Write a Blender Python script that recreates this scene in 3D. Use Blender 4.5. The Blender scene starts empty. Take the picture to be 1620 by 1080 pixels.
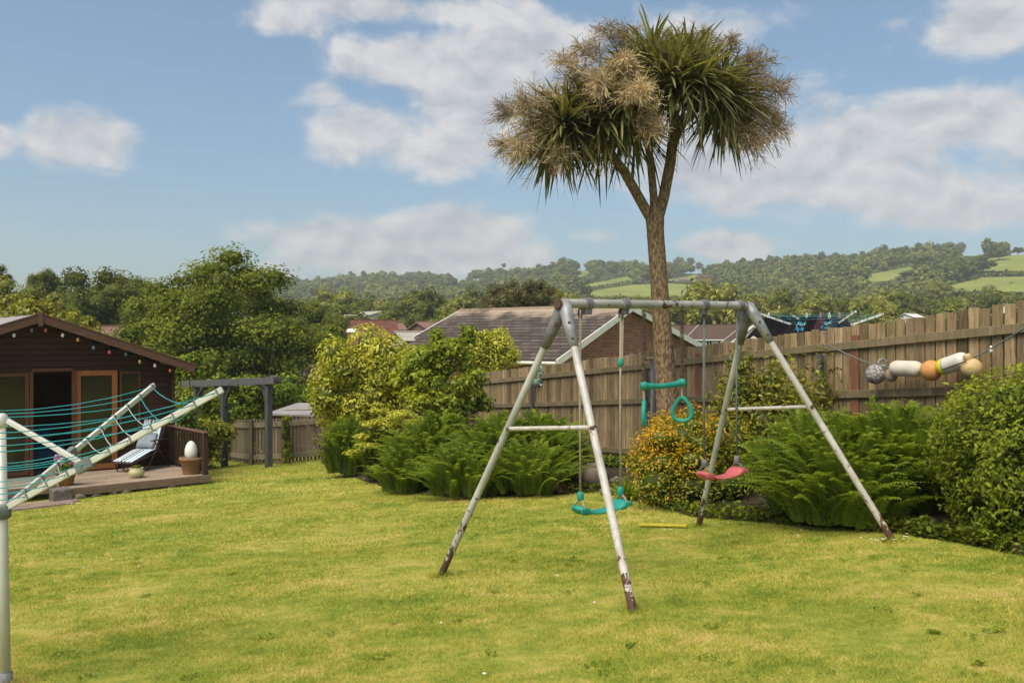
import bpy, math, random
import numpy as np
from mathutils import Vector, Matrix
R = math.radians
random.seed(5)
scn = bpy.context.scene
COL = scn.collection

# ------------------------------------------------------------------ camera
FP = 1430.0            # focal length in pixels of the 1620 px wide photograph
EYE = 1.4
cam_d = bpy.data.cameras.new("camera")
cam = bpy.data.objects.new("camera", cam_d)
COL.objects.link(cam)
cam.location = (0, 0, EYE)
cam.rotation_euler = (R(90), 0, 0)
cam_d.sensor_width = 36
cam_d.lens = FP / 1620 * 36
cam_d.clip_start = 0.05
cam_d.clip_end = 6000
scn.camera = cam

# ------------------------------------------------------------------ world, sun, exposure
SUN_EL, SUN_AZ = 57.0, 216.0      # azimuth clockwise from +Y (the way the camera looks)
w = bpy.data.worlds.new("World")
scn.world = w
w.use_nodes = True
def build_world():
    nt = w.node_tree
    nt.nodes.clear()
    N = nt.nodes.new
    L = nt.links.new
    out = N("ShaderNodeOutputWorld")
    bg = N("ShaderNodeBackground")
    bg.inputs['Strength'].default_value = 0.09
    L(bg.outputs[0], out.inputs[0])
    sky = N("ShaderNodeTexSky")
    sky.sky_type = 'NISHITA'
    sky.sun_disc = False
    sky.sun_elevation = R(SUN_EL)
    sky.sun_rotation = R(SUN_AZ)
    sky.air_density = 1.0
    sky.dust_density = 1.0
    sky.ozone_density = 1.6
    tc = N("ShaderNodeTexCoord")
    sep = N("ShaderNodeSeparateXYZ")
    L(tc.outputs['Generated'], sep.inputs[0])
    def math_n(op, a, b=None, c=None):
        n = N("ShaderNodeMath"); n.operation = op
        for i, v in enumerate((a, b, c)):
            if v is None: continue
            if isinstance(v, (int, float)): n.inputs[i].default_value = v
            else: L(v, n.inputs[i])
        return n.outputs[0]
    az = math_n('ARCTAN2', sep.outputs[0], sep.outputs[1])
    el = math_n('ARCSINE', sep.outputs[2])
    vec = N("ShaderNodeCombineXYZ")
    L(az, vec.inputs[0]); L(el, vec.inputs[1])
    blobs = [(128, 226, 92, 48, 1.1), (-14, 222, 50, 26, .8), (690, 95, 200, 55, 1.15), (850, 70, 130, 60, 1.0), (780, 165, 170, 70, 1.05),
             (600, 205, 120, 48, .9), (700, 235, 190, 48, .85), (860, 230, 120, 60, .8), (560, 375, 210, 36, 1.1), (720, 368, 140, 52, 1.25), (640, 405, 260, 36, 1.1),
             (1250, 250, 330, 110, 1.15), (1480, 190, 230, 62, 1.15), (1560, 45, 130, 55, .9), (1060, 225, 170, 80, .8), (1150, 388, 115, 32, 1.2), (1530, 330, 150, 32, .95),
             (1400, 300, 260, 55, .9), (640, 15, 280, 34, .75), (450, 28, 80, 36, .65), (420, 428, 80, 20, .7), (520, 150, 40, 22, .45), (960, 372, 60, 14, .5), (1100, 50, 120, 40, .5)]
    acc = None
    for px, py, rx, ry, s in blobs:
        a = math.atan((px - 810) / FP)
        e = math.atan((540 - py) / FP * math.cos(a))
        m = N("ShaderNodeMapping"); m.vector_type = 'POINT'
        sx, sy = FP / rx, FP / ry
        m.inputs['Location'].default_value = (-a * sx, -e * sy, 0)
        m.inputs['Scale'].default_value = (sx, sy, 1)
        L(vec.outputs[0], m.inputs[0])
        ln = N("ShaderNodeVectorMath"); ln.operation = 'LENGTH'
        L(m.outputs[0], ln.inputs[0])
        v = math_n('MULTIPLY_ADD', ln.outputs['Value'], -s, s)
        if acc is None: acc = v
        else:
            acc = math_n('SMOOTH_MAX', acc, v, 0.25)
    acc = math_n('MAXIMUM', acc, -0.75)
    def fbm(scale, off, rough=.6, detail=9, dist=.25):
        m = N("ShaderNodeMapping")
        m.inputs['Location'].default_value = off
        m.inputs['Scale'].default_value = (scale, scale * 1.5, scale)
        L(vec.outputs[0], m.inputs[0])
        n = N("ShaderNodeTexNoise")
        n.inputs['Scale'].default_value = 1.0
        n.inputs['Detail'].default_value = detail
        n.inputs['Roughness'].default_value = rough
        n.inputs['Distortion'].default_value = dist
        L(m.outputs[0], n.inputs['Vector'])
        return n.outputs[0]
    n1 = fbm(12, (3.1, 1.7, 0.4), .56)
    n1u = fbm(12, (3.02, 1.7 + .26, 0.4), .56)
    nb = fbm(3.2, (7.1, 2.2, .9), .5, 4)
    D = math_n('ADD', math_n('MULTIPLY_ADD', n1, 1.9, -.90), acc)
    D = math_n('ADD', D, math_n('MULTIPLY_ADD', nb, .7, -.35))
    mr = N("ShaderNodeMapRange"); mr.interpolation_type = 'SMOOTHSTEP'
    mr.inputs['From Min'].default_value = -.03; mr.inputs['From Max'].default_value = .56
    mr.inputs['To Max'].default_value = .88
    L(D, mr.inputs['Value'])
    lit = math_n('ADD', math_n('MULTIPLY', math_n('SUBTRACT', n1, n1u), 3.6), .52)
    core = math_n('MULTIPLY_ADD', D, -.42, .26)     # thick hearts of the clouds are greyer
    lit = math_n('ADD', lit, core)
    cr = N("ShaderNodeValToRGB")
    cr.color_ramp.elements[0].position = .12
    cr.color_ramp.elements[0].color = (3.55, 3.7, 4.05, 1)
    cr.color_ramp.elements[1].position = .95
    cr.color_ramp.elements[1].color = (5.45, 5.3, 5.2, 1)
    L(lit, cr.inputs[0])
    mix = N("ShaderNodeMix"); mix.data_type = 'RGBA'
    L(mr.outputs[0], mix.inputs[0])
    tint = N("ShaderNodeMix"); tint.data_type = 'RGBA'; tint.blend_type = 'MULTIPLY'
    tint.inputs[0].default_value = 1
    el01 = N("ShaderNodeMapRange"); el01.inputs['From Min'].default_value = 0; el01.inputs['From Max'].default_value = .42
    L(el, el01.inputs['Value'])
    er = N("ShaderNodeValToRGB")
    er.color_ramp.elements[0].color = SKY_LOW; er.color_ramp.elements[1].color = SKY_HIGH
    L(el01.outputs[0], er.inputs[0])
    L(sky.outputs[0], tint.inputs[6]); L(er.outputs[0], tint.inputs[7])
    L(tint.outputs[2], mix.inputs[6]); L(cr.outputs[0], mix.inputs[7])
    L(mix.outputs[2], bg.inputs['Color'])
SKY_LOW, SKY_HIGH = (.67, .75, .78, 1), (.98, 1.03, .97, 1)
build_world()
sun_d = bpy.data.lights.new("sun", 'SUN')
sun_d.energy = 3.0
sun_d.angle = R(48)
sun_d.color = (1.0, .92, .76)
sun = bpy.data.objects.new("sun", sun_d)
COL.objects.link(sun)
_sd = Vector((math.sin(R(SUN_AZ)) * math.cos(R(SUN_EL)), math.cos(R(SUN_AZ)) * math.cos(R(SUN_EL)), math.sin(R(SUN_EL))))
sun.rotation_euler = (-_sd).to_track_quat('-Z', 'Y').to_euler()
sun.location = (-20, -20, 40)
vs = scn.view_settings
vs.view_transform = 'Standard'; vs.look = 'None'; vs.exposure = 0.75; vs.gamma = 1
scn.cycles.max_bounces = 6
scn.cycles.diffuse_bounces = 4
scn.cycles.glossy_bounces = 3
scn.cycles.transmission_bounces = 4
scn.cycles.transparent_max_bounces = 8
scn.cycles.volume_bounces = 0
scn.cycles.use_denoising = True

# ------------------------------------------------------------------ places
def smooth(a, b, x):
    t = np.clip((x - a) / (b - a), 0, 1)
    return t * t * (3 - 2 * t)
RID_X = [-800, 0, 200, 450, 600, 750, 850, 900, 1000, 1100, 1180, 1300, 1400, 1500, 1620, 2400]
RID_Y = [482, 472, 464, 444, 436, 431, 425, 416, 417, 421, 416, 411, 402, 396, 391, 380]
def gz(X, Y):
    """height of the ground (garden slope, valley, hills)"""
    X = np.asarray(X, float); Y = np.asarray(Y, float)
    ax = np.abs(X)
    Xc = np.sign(X) * np.where(ax < 10, ax, 10 + 10 * np.tanh((ax - 10) / 10))
    Yc = np.maximum(Y, -12.0)
    near = -.058 * np.minimum(Yc, 34) + .0627 * Xc
    r = np.hypot(X, Y)
    fade = smooth(30, 95, r) * smooth(-5, 25, Y)
    base = near * (1 - fade) + (-6.0) * fade
    Yp = np.maximum(Y, 1.0)
    px = np.where(Y > 1, 810 + FP * X / Yp, np.sign(X) * 3000 + 810)
    px = np.clip(px, -800, 2400)
    RR = 900 - 250 * np.clip((px - 450) / 1170, 0, 1)
    ca = np.where(r > 0, Yp / np.maximum(r, 1), 1)
    zr = EYE + (540 - (np.interp(px, RID_X, RID_Y) + 12)) / FP * RR * np.clip(ca, .5, 1)
    t = np.clip((r - 235) / (RR - 235), 0, 1)
    und = 1.2 * np.sin(X * .021 + 1) * np.sin(Y * .017) * smooth(240, 330, r) * (1 - smooth(.8, 1, t))
    hill = (zr + 6) * (t ** 1.08) + und
    hill = np.where(r > RR, (zr + 6) - (r - RR) * .03, hill)
    return base + np.where(Y > 1, hill, 0)
def g1(X, Y): return float(gz(X, Y))
def G(px, py):
    """garden point seen at a pixel of the photograph"""
    d = EYE * FP / (py - 623 + .0627 * (px - 810))
    X = (px - 810) / FP * d
    return Vector((X, d, g1(X, d)))
def P(px, py, d):
    return Vector(((px - 810) / FP * d, d, EYE + (540 - py) / FP * d))
def onG(px, d):
    X = (px - 810) / FP * d
    return Vector((X, d, g1(X, d)))

# ------------------------------------------------------------------ mesh helpers
def set_tint(me, T):
    a = me.attributes.new("tint", 'FLOAT', 'POINT')
    a.data.foreach_set("value", np.asarray(T, np.float32).ravel())
def fast_mesh(name, V, F, T=None, mat=None, smooth_=False):
    V = np.asarray(V, np.float32); F = np.asarray(F, np.int32)
    me = bpy.data.meshes.new(name)
    n, k = F.shape
    me.vertices.add(len(V)); me.vertices.foreach_set("co", V.ravel())
    me.loops.add(n * k); me.loops.foreach_set("vertex_index", F.ravel())
    me.polygons.add(n); me.polygons.foreach_set("loop_start", np.arange(0, n * k, k, dtype=np.int32))
    me.polygons.foreach_set("loop_total", np.full(n, k, np.int32))
    if smooth_: me.polygons.foreach_set("use_smooth", np.ones(n, bool))
    if T is not None: set_tint(me, T)
    if mat: me.materials.append(mat)
    me.update(calc_edges=True)
    me.validate()
    return me
class MB:
    def __init__(s): s.v = []; s.f = []; s.t = []; s.tint = .5
    def add(s, vs, fs):
        o = len(s.v)
        s.v += [tuple(v) for v in vs]; s.t += [s.tint] * len(vs)
        s.f += [tuple(i + o for i in f) for f in fs]
    def box(s, c, size, ax=None):
        c = Vector(c)
        if ax is None: ax = (Vector((1, 0, 0)), Vector((0, 1, 0)), Vector((0, 0, 1)))
        h = [Vector(a) * (q / 2) for a, q in zip(ax, size)]
        vs = [c + h[0] * i + h[1] * j + h[2] * k for k in (-1, 1) for j in (-1, 1) for i in (-1, 1)]
        s.add(vs, [(0, 2, 3, 1), (4, 5, 7, 6), (0, 1, 5, 4), (1, 3, 7, 5), (3, 2, 6, 7), (2, 0, 4, 6)])
    def beam(s, a, b, wd, ht, up=(0, 0, 1)):
        a = Vector(a); b = Vector(b)
        x = (b - a).normalized(); y = Vector(up).cross(x)
        if y.length < 1e-4: y = Vector((1, 0, 0)).cross(x)
        y.normalize(); z = x.cross(y)
        s.box((a + b) / 2, ((b - a).length, wd, ht), (x, y, z))
    def tube(s, pts, r, n=10, cap=True):
        pts = [Vector(p) for p in pts]
        rs = r if isinstance(r, (list, tuple)) else [r] * len(pts)
        rings = []
        prev = None
        for i, p in enumerate(pts):
            d = (pts[min(i + 1, len(pts) - 1)] - pts[max(i - 1, 0)])
            if d.length < 1e-9: d = Vector((0, 0, 1))
            d.normalize()
            if prev is None:
                a = d.orthogonal().normalized()
            else:
                a = (prev - d * prev.dot(d))
                a = a.normalized() if a.length > 1e-6 else d.orthogonal().normalized()
            prev = a
            b = d.cross(a)
            rings.append([p + (a * math.cos(q) + b * math.sin(q)) * rs[i] for q in (2 * math.pi * k / n for k in range(n))])
        vs = [v for rg in rings for v in rg]
        fs = []
        for i in range(len(pts) - 1):
            for k in range(n):
                k2 = (k + 1) % n
                fs.append((i * n + k, i * n + k2, (i + 1) * n + k2, (i + 1) * n + k))
        if cap:
            fs.append(tuple(range(n - 1, -1, -1)))
            fs.append(tuple((len(pts) - 1) * n + k for k in range(n)))
        s.add(vs, fs)
    def lathe(s, c, prof, n=24, axis=None, cap=True):
        c = Vector(c)
        z = Vector(axis).normalized() if axis is not None else Vector((0, 0, 1))
        x = z.orthogonal().normalized() if axis is not None else Vector((1, 0, 0))
        y = z.cross(x)
        vs = []; fs = []
        for r, h in prof:
            for k in range(n):
                q = 2 * math.pi * k / n
                vs.append(c + x * (r * math.cos(q)) + y * (r * math.sin(q)) + z * h)
        m = len(prof)
        for i in range(m - 1):
            for k in range(n):
                k2 = (k + 1) % n
                fs.append((i * n + k, i * n + k2, (i + 1) * n + k2, (i + 1) * n + k))
        if cap:
            fs.append(tuple(range(n - 1, -1, -1))); fs.append(tuple((m - 1) * n + k for k in range(n)))
        s.add(vs, fs)
    def poly(s, pts): s.add(pts, [tuple(range(len(pts)))])
    def slab(s, pts, off):
        """closed prism: polygon pts extruded by vector off"""
        n = len(pts); off = Vector(off)
        vs = [Vector(p) for p in pts] + [Vector(p) + off for p in pts]
        fs = [tuple(range(n - 1, -1, -1)), tuple(range(n, 2 * n))]
        fs += [(i, (i + 1) % n, n + (i + 1) % n, n + i) for i in range(n)]
        s.add(vs, fs)
    def build(s, name, mat, parent=None, smooth_=False, bevel=0, seg=2):
        me = bpy.data.meshes.new(name)
        me.from_pydata(s.v, [], s.f)
        if smooth_ is True: me.polygons.foreach_set("use_smooth", np.ones(len(me.polygons), bool))
        set_tint(me, s.t)
        me.materials.append(mat)
        return link(name, me, parent, bevel, seg)
def link(name, me, parent=None, bevel=0, seg=2):
    o = bpy.data.objects.new(name, me); COL.objects.link(o)
    if parent is not None:
        o.parent = parent
        o.matrix_parent_inverse = parent_inv(parent)
    if bevel:
        m = o.modifiers.new("bevel", 'BEVEL'); m.width = bevel; m.segments = seg
        m.limit_method = 'ANGLE'; m.angle_limit = R(40)
    return o
def parent_inv(p): return p.matrix_basis.inverted()
def tag(o, label=None, cat=None, group=None, kind=None):
    if label: o['label'] = label
    if cat: o['category'] = cat
    if group: o['group'] = group
    if kind: o['kind'] = kind
    return o
def thing(name, label, cat, loc=(0, 0, 0), group=None):
    """an Empty at the base of a thing; parts are built in world coordinates"""
    o = bpy.data.objects.new(name, None); COL.objects.link(o)
    o.empty_display_size = .2
    o.location = loc
    return tag(o, label, cat, group)
def dup(o, parent=None):
    c = o.copy(); COL.objects.link(c)
    if parent is not None: c.parent = parent
    for ch in o.children:
        dup(ch, c)
    return c

# ------------------------------------------------------------------ material helpers
class NT:
    def __init__(s, name):
        s.m = bpy.data.materials.new(name); s.m.use_nodes = True
        s.nt = s.m.node_tree
        s.b = s.nt.nodes['Principled BSDF']; s.out = s.nt.nodes['Material Output']
    def n(s, t, **kw):
        x = s.nt.nodes.new(t)
        for k, v in kw.items(): setattr(x, k, v)
        return x
    def l(s, a, b): s.nt.links.new(a, b)
    def math(s, op, a, b=None, c=None, clamp=False):
        n = s.n("ShaderNodeMath", operation=op, use_clamp=clamp)
        for i, v in enumerate((a, b, c)):
            if v is None: continue
            if isinstance(v, (int, float)): n.inputs[i].default_value = v
            else: s.l(v, n.inputs[i])
        return n.outputs[0]
    def mix(s, f, a, b, blend='MIX'):
        n = s.n("ShaderNodeMix", data_type='RGBA', blend_type=blend)
        for sock, v in ((n.inputs[0], f), (n.inputs[6], a), (n.inputs[7], b)):
            if isinstance(v, (int, float)): sock.default_value = v
            elif isinstance(v, tuple): sock.default_value = (*v[:3], 1)
            else: s.l(v, sock)
        return n.outputs[2]
    def pos(s, scale=(1, 1, 1), world=False):
        if world: src = s.n("ShaderNodeNewGeometry").outputs['Position']
        else: src = s.n("ShaderNodeTexCoord").outputs['Object']
        mp = s.n("ShaderNodeMapping"); mp.inputs['Scale'].default_value = scale
        s.l(src, mp.inputs[0]); return mp.outputs[0]
    def noise(s, vec, scale=5, detail=4, rough=.55, dist=0):
        n = s.n("ShaderNodeTexNoise")
        n.inputs['Scale'].default_value = scale; n.inputs['Detail'].default_value = detail
        n.inputs['Roughness'].default_value = rough; n.inputs['Distortion'].default_value = dist
        if vec is not None: s.l(vec, n.inputs['Vector'])
        return n.outputs[0]
    def ramp(s, f, stops, interp='LINEAR'):
        n = s.n("ShaderNodeValToRGB"); cr = n.color_ramp; cr.interpolation = interp
        while len(cr.elements) < len(stops): cr.elements.new(.5)
        for e, (p, c) in zip(cr.elements, stops):
            e.position = p; e.color = (*c[:3], 1) if isinstance(c, tuple) else (c, c, c, 1)
        s.l(f, n.inputs[0]); return n.outputs[0]
    def attr(s, name="tint"):
        return s.n("ShaderNodeAttribute", attribute_name=name).outputs['Fac']
    def bump(s, h, strength=.4, dist=.01):
        n = s.n("ShaderNodeBump"); n.inputs['Strength'].default_value = strength; n.inputs['Distance'].default_value = dist
        s.l(h, n.inputs['Height']); s.l(n.outputs[0], s.b.inputs['Normal'])
    def fin(s, col, rough=.6, metallic=0, spec=.4):
        if isinstance(col, tuple): s.b.inputs['Base Color'].default_value = (*col[:3], 1)
        else: s.l(col, s.b.inputs['Base Color'])
        if isinstance(rough, (int, float)): s.b.inputs['Roughness'].default_value = rough
        else: s.l(rough, s.b.inputs['Roughness'])
        s.b.inputs['Metallic'].default_value = metallic
        s.b.inputs['Specular IOR Level'].default_value = spec
        return s.m
def simple(name, c1, c2=None, scale=8, stretch=(1, 1, 1), rough=.6, bump=0, metallic=0, spec=.4, tint=0, bdist=.01, lo=.35, hi=.65, world=False):
    m = NT(name)
    if c2 is None: c2 = tuple(x * .8 for x in c1)
    v = m.pos(stretch, world)
    n = m.noise(v, scale, 6, .6)
    col = m.ramp(n, [(lo, c2), (hi, c1)])
    if tint:
        t = m.math('MULTIPLY_ADD', m.attr(), tint, 1 - tint / 2)
        vm = m.n("ShaderNodeVectorMath", operation='SCALE')
        m.l(col, vm.inputs[0]); m.l(t, vm.inputs['Scale']); col = vm.outputs[0]
    if bump: m.bump(m.noise(v, scale * 3, 5, .6), bump, bdist)
    return m.fin(col, rough, metallic, spec)
def leafmat(name, dark, light, mid=None, transl=.3, rough=.45, spec=.35, patch=0.0, pscale=1.2):
    m = NT(name)
    t = m.attr()
    if patch:
        n = m.noise(m.pos((1, 1, 1), True), pscale, 3, .5)
        t = m.math('ADD', t, m.math('MULTIPLY_ADD', n, patch * 2, -patch), clamp=True)
    stops = [(0.05, dark), (.95, light)] if mid is None else [(0.05, dark), (.5, mid), (.95, light)]
    col = m.ramp(t, stops)
    m.fin(col, rough, 0, spec)
    tr = m.n("ShaderNodeBsdfTranslucent")
    br = m.n("ShaderNodeVectorMath", operation='MULTIPLY')
    m.l(col, br.inputs[0]); br.inputs[1].default_value = (1.3, 1.25, .7)
    m.l(br.outputs[0], tr.inputs['Color'])
    mx = m.n("ShaderNodeMixShader"); mx.inputs[0].default_value = transl
    m.l(m.b.outputs[0], mx.inputs[1]); m.l(tr.outputs[0], mx.inputs[2])
    m.l(mx.outputs[0], m.out.inputs['Surface'])
    return m.m

def lawn_color(m):
    p = m.pos((1, 1, 1), True)
    big = m.noise(p, .55, 4, .6, .4)
    mid = m.noise(m.pos((1, 1.25, 1), True), 2.6, 6, .68, .5)
    fine = m.noise(p, 9, 5, .72)
    f = m.math('ADD', m.math('MULTIPLY', big, .40), m.math('MULTIPLY', mid, .60))
    f = m.math('ADD', m.math('MULTIPLY', f, .70), m.math('MULTIPLY', fine, .30))
    sp = m.n("ShaderNodeSeparateXYZ"); m.l(p, sp.inputs[0])
    ph = m.math('ADD', m.math('MULTIPLY', sp.outputs[1], 5.6), m.math('ADD', m.math('MULTIPLY', sp.outputs[0], 1.5), m.math('MULTIPLY', big, 5)))
    f = m.math('ADD', f, m.math('MULTIPLY', m.math('SINE', ph), .008))
    return m.ramp(f, [(.34, (.130, .205, .018)), (.45, (.275, .335, .034)), (.53, (.46, .43, .072)), (.61, (.64, .51, .16))])
M = {}
def make_mats():
    m = NT("lawn_turf"); c = lawn_color(m)
    c2 = m.mix(.35, c, (.22, .19, .06)); m.bump(m.noise(m.pos((1, 1, 1), True), 60, 4, .7), .8, .02)
    M['turf'] = m.fin(c2, .9, 0, .1)
    m = NT("grass_blade"); c = lawn_color(m)
    t = m.math('MULTIPLY_ADD', m.attr(), 1.1, .47)
    vm = m.n("ShaderNodeVectorMath", operation='SCALE'); m.l(c, vm.inputs[0]); m.l(t, vm.inputs['Scale'])
    m.fin(vm.outputs[0], .55, 0, .25)
    tr = m.n("ShaderNodeBsdfTranslucent"); m.l(vm.outputs[0], tr.inputs[0])
    mx = m.n("ShaderNodeMixShader"); mx.inputs[0].default_value = .35
    m.l(m.b.outputs[0], mx.inputs[1]); m.l(tr.outputs[0], mx.inputs[2]); m.l(mx.outputs[0], m.out.inputs['Surface'])
    M['blade'] = m.m
    # hills: woods floor and meadows by the tint attribute
    m = NT("hill_fields"); p = m.pos((1, 1, 1), True)
    n = m.noise(p, .03, 5, .6); n2 = m.noise(p, .35, 4, .7)
    md = m.ramp(n, [(.35, (.20, .235, .050)), (.65, (.30, .305, .080))])
    md = m.mix(m.math('MULTIPLY', n2, .25), md, (.10, .15, .04))
    wd = m.ramp(n2, [(.3, (.035, .06, .018)), (.7, (.07, .10, .03))])
    M['hill'] = m.fin(m.mix(m.attr(), wd, md), .95, 0, .05)
    M['soil'] = simple("soil", (.075, .055, .035), (.035, .028, .018), 14, rough=.95, bump=.8, bdist=.03, spec=.1)
    # woods
    def wood(name, base, dark, green=None, gs=1.2, rough=.8, tint=.7, grain=(7, 7, .8)):
        m = NT(name)
        g = m.noise(m.pos(grain), 4, 6, .65, .6)
        col = m.ramp(g, [(.3, dark), (.7, base)])
        if green:
            n = m.noise(m.pos((1, 1, .6)), gs, 5, .65)
            k = m.math('MULTIPLY', m.math('SMOOTH_MIN', m.math('MULTIPLY_ADD', n, 4, -1.75), 1, .1, clamp=True), .75, clamp=True)
            col = m.mix(k, col, green)
        t = m.math('MULTIPLY_ADD', m.attr(), tint, 1 - tint / 2)
        vm = m.n("ShaderNodeVectorMath", operation='SCALE'); m.l(col, vm.inputs[0]); m.l(t, vm.inputs['Scale'])
        kn = m.noise(m.pos((9, 9, 3.2)), 1.6, 2, .5)
        kk = m.ramp(kn, [(.70, 0.0), (.75, 1.0)])
        col = m.mix(m.math('MULTIPLY', kk, .6), vm.outputs[0], (.03, .02, .012))
        m.bump(g, .5, .006)
        M[name] = m.fin(col, rough, 0, .2)
    wood("fence_wood", (.395, .275, .160), (.125, .080, .043), (.155, .136, .050), 1.0, tint=1.05)
    wood("fence_rail", (.25, .185, .110), (.12, .088, .050), (.11, .105, .045), 2.2)
    wood("pale_wood", (.27, .22, .15), (.14, .11, .075), (.15, .14, .07), 1.6)
    wood("grey_wood", (.115, .110, .112), (.062, .060, .064), None)
    wood("cabin_wood", (.066, .032, .018), (.030, .015, .009), None, tint=.6, grain=(1.5, 1.5, 20), rough=.65)
    wood("barge_wood", (.175, .095, .065), (.085, .045, .032), None, tint=.3, grain=(2, 2, 14), rough=.7)
    wood("door_wood", (.34, .125, .045), (.20, .07, .026), None, tint=.2, rough=.5)
    wood("frame_wood", (.14, .062, .030), (.07, .032, .016), None, tint=.2, rough=.55)
    wood("deck_wood", (.41, .31, .23), (.24, .175, .13), None, tint=.5, grain=(3, 3, 10), rough=.75)
    wood("deck_side", (.26, .175, .125), (.13, .088, .062), None, tint=.3, grain=(2, 2, 14))
    wood("rail_wood", (.075, .042, .028), (.035, .02, .014), None, tint=.3)
    wood("red_wood", (.26, .115, .062), (.15, .065, .036), None, tint=.3)
    M['felt'] = simple("roof_felt", (.34, .30, .29), (.24, .215, .21), 3, rough=.9, bump=.4)
    M['dark'] = simple("dark_inside", (.24, .15, .095), (.17, .105, .068), 3, rough=.9)
    m = NT("glass"); m.fin((.050, .048, .024), .06, 0, .5)  # green-brown colour stands in for a garden reflected in the panes
    tr = m.n("ShaderNodeBsdfTransparent"); tr.inputs[0].default_value = (.62, .60, .42, 1)
    mx = m.n("ShaderNodeMixShader"); mx.inputs[0].default_value = .42
    m.l(m.b.outputs[0], mx.inputs[1]); m.l(tr.outputs[0], mx.inputs[2]); m.l(mx.outputs[0], m.out.inputs['Surface'])
    M['glass'] = m.m
    # painted, rusty swing tubes: rust grows toward tint = 1 (feet, joints)
    m = NT("rusty_paint")
    n = m.noise(m.pos((1, 1, .75)), 21, 7, .6, .2); n2 = m.noise(m.pos(), 46, 3, .5)
    t = m.attr()
    f = m.math('ADD', n, m.math('MULTIPLY', t, .42))
    k = m.ramp(f, [(.72, 0.0), (.745, 1.0)])
    rust = m.ramp(n2, [(.35, (.055, .028, .020)), (.65, (.135, .065, .040))])
    dirt = m.noise(m.pos(), 3.5, 4, .6)
    paint = m.ramp(dirt, [(.3, (.37, .345, .31)), (.6, (.56, .53, .50))])
    st = m.ramp(f, [(.56, 0.0), (.68, 1.0)])
    paint = m.mix(m.math('MULTIPLY', st, .45), paint, (.42, .30, .20))
    m.bump(k, .3, .002)
    M['rusty'] = m.fin(m.mix(k, paint, rust), m.math('MULTIPLY_ADD', k, .4, .38), 0, .4)
    m = NT("old_paint")
    n = m.noise(m.pos((1, 1, .7)), 16, 7, .62, .2)
    f = m.math('ADD', n, m.math('MULTIPLY', m.attr(), .42))
    k = m.ramp(f, [(.72, 0.0), (.745, 1.0)])
    p2 = m.ramp(m.noise(m.pos((1, 1, .5)), 4, 5, .6), [(.32, (.29, .285, .235)), (.62, (.47, .46, .40))])
    M['oldpaint'] = m.fin(m.mix(k, p2, (.075, .045, .032)), .5, 0, .35)
    m = NT("grey_paint")
    n = m.noise(m.pos((1, 1, .7)), 16, 7, .62, .2)
    f = m.math('ADD', n, m.math('MULTIPLY', m.attr(), .42))
    k = m.ramp(f, [(.72, 0.0), (.745, 1.0)])
    p2 = m.ramp(m.noise(m.pos((1, 1, .5)), 4, 5, .6), [(.32, (.235, .225, .20)), (.62, (.38, .365, .335))])
    M['greypaint'] = m.fin(m.mix(k, p2, (.085, .045, .030)), .5, 0, .35)
    M['galv'] = simple("galvanised_grey", (.36, .355, .35), (.20, .20, .205), 9, rough=.5, metallic=.25)
    M['clip'] = simple("dark_grey_clip", (.20, .19, .195), (.11, .105, .11), 18, rough=.55)
    M['chain'] = simple("rusty_chain", (.16, .10, .065), (.07, .045, .035), 40, rough=.7, metallic=.3)
    M['rope'] = simple("beige_rope", (.46, .38, .27), (.30, .24, .17), 60, rough=.9)
    M['greyrope'] = simple("grey_green_rope", (.17, .20, .19), (.09, .11, .105), 60, rough=.9)
    M['teal'] = simple("teal_plastic", (.030, .335, .245), (.012, .215, .165), 11, rough=.5, spec=.4, lo=.3, hi=.7)
    M['red'] = simple("faded_red_plastic", (.58, .175, .165), (.40, .055, .060), 12, rough=.6, lo=.3, hi=.7)
    M['yellowp'] = simple("yellow_plastic", (.55, .42, .03), (.42, .32, .03), 9, rough=.5)
    M['alu'] = simple("cream_aluminium", (.68, .66, .60), (.57, .55, .49), 3, rough=.42, metallic=.15)
    M['line'] = simple("turquoise_line", (.03, .36, .38), (.02, .29, .33), 3, rough=.5)
    M['whiteline'] = simple("pale_line", (.50, .56, .53), (.38, .48, .46), 3, rough=.5)
    M['greyplastic'] = simple("grey_green_plastic", (.19, .22, .20), (.13, .15, .14), 8, rough=.5)
    M['white'] = simple("white_paint", (.80, .755, .69), (.66, .62, .56), 3, rough=.55)
    M['cream'] = simple("cream_render", (.70, .66, .56), (.60, .56, .47), 2, rough=.8)
    M['terracotta'] = simple("terracotta", (.28, .155, .070), (.20, .105, .048), 5, rough=.75)
    M['creampot'] = simple("cream_glaze", (.55, .49, .27), (.44, .38, .2), 5, rough=.35)
    M['egg'] = simple("white_egg", (.74, .72, .68), (.66, .64, .60), 3, rough=.45)
    M['stone'] = simple("stone", (.21, .18, .145), (.085, .072, .058), 6, rough=.9, bump=.8, bdist=.02, tint=.5)
    M['ball'] = simple("speckled_stone", (.24, .235, .23), (.12, .12, .12), 25, rough=.8, bump=.3)
    M['slab'] = simple("paving", (.30, .215, .165), (.20, .14, .11), 4, rough=.85, bump=.4, tint=.4)
    M['black'] = simple("black_cloth", (.016, .012, .014), (.010, .009, .010), 5, rough=.9, spec=.1)
    M['blue'] = simple("blue_cloth", (.02, .09, .16), (.012, .05, .10), 5, rough=.9)
    # plant colours
    M['bark'] = simple("bark", (.16, .125, .09), (.07, .055, .04), 9, (1, 1, .25), rough=.9, bump=.8, bdist=.03)
    M['twig'] = simple("twig", (.17, .12, .085), (.10, .07, .05), 9, rough=.9)
    M['alder'] = leafmat("alder_leaf", (.068, .092, .013), (.290, .315, .046), (.172, .205, .028), transl=.38, spec=.1, rough=.6, patch=.25, pscale=.5)
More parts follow.
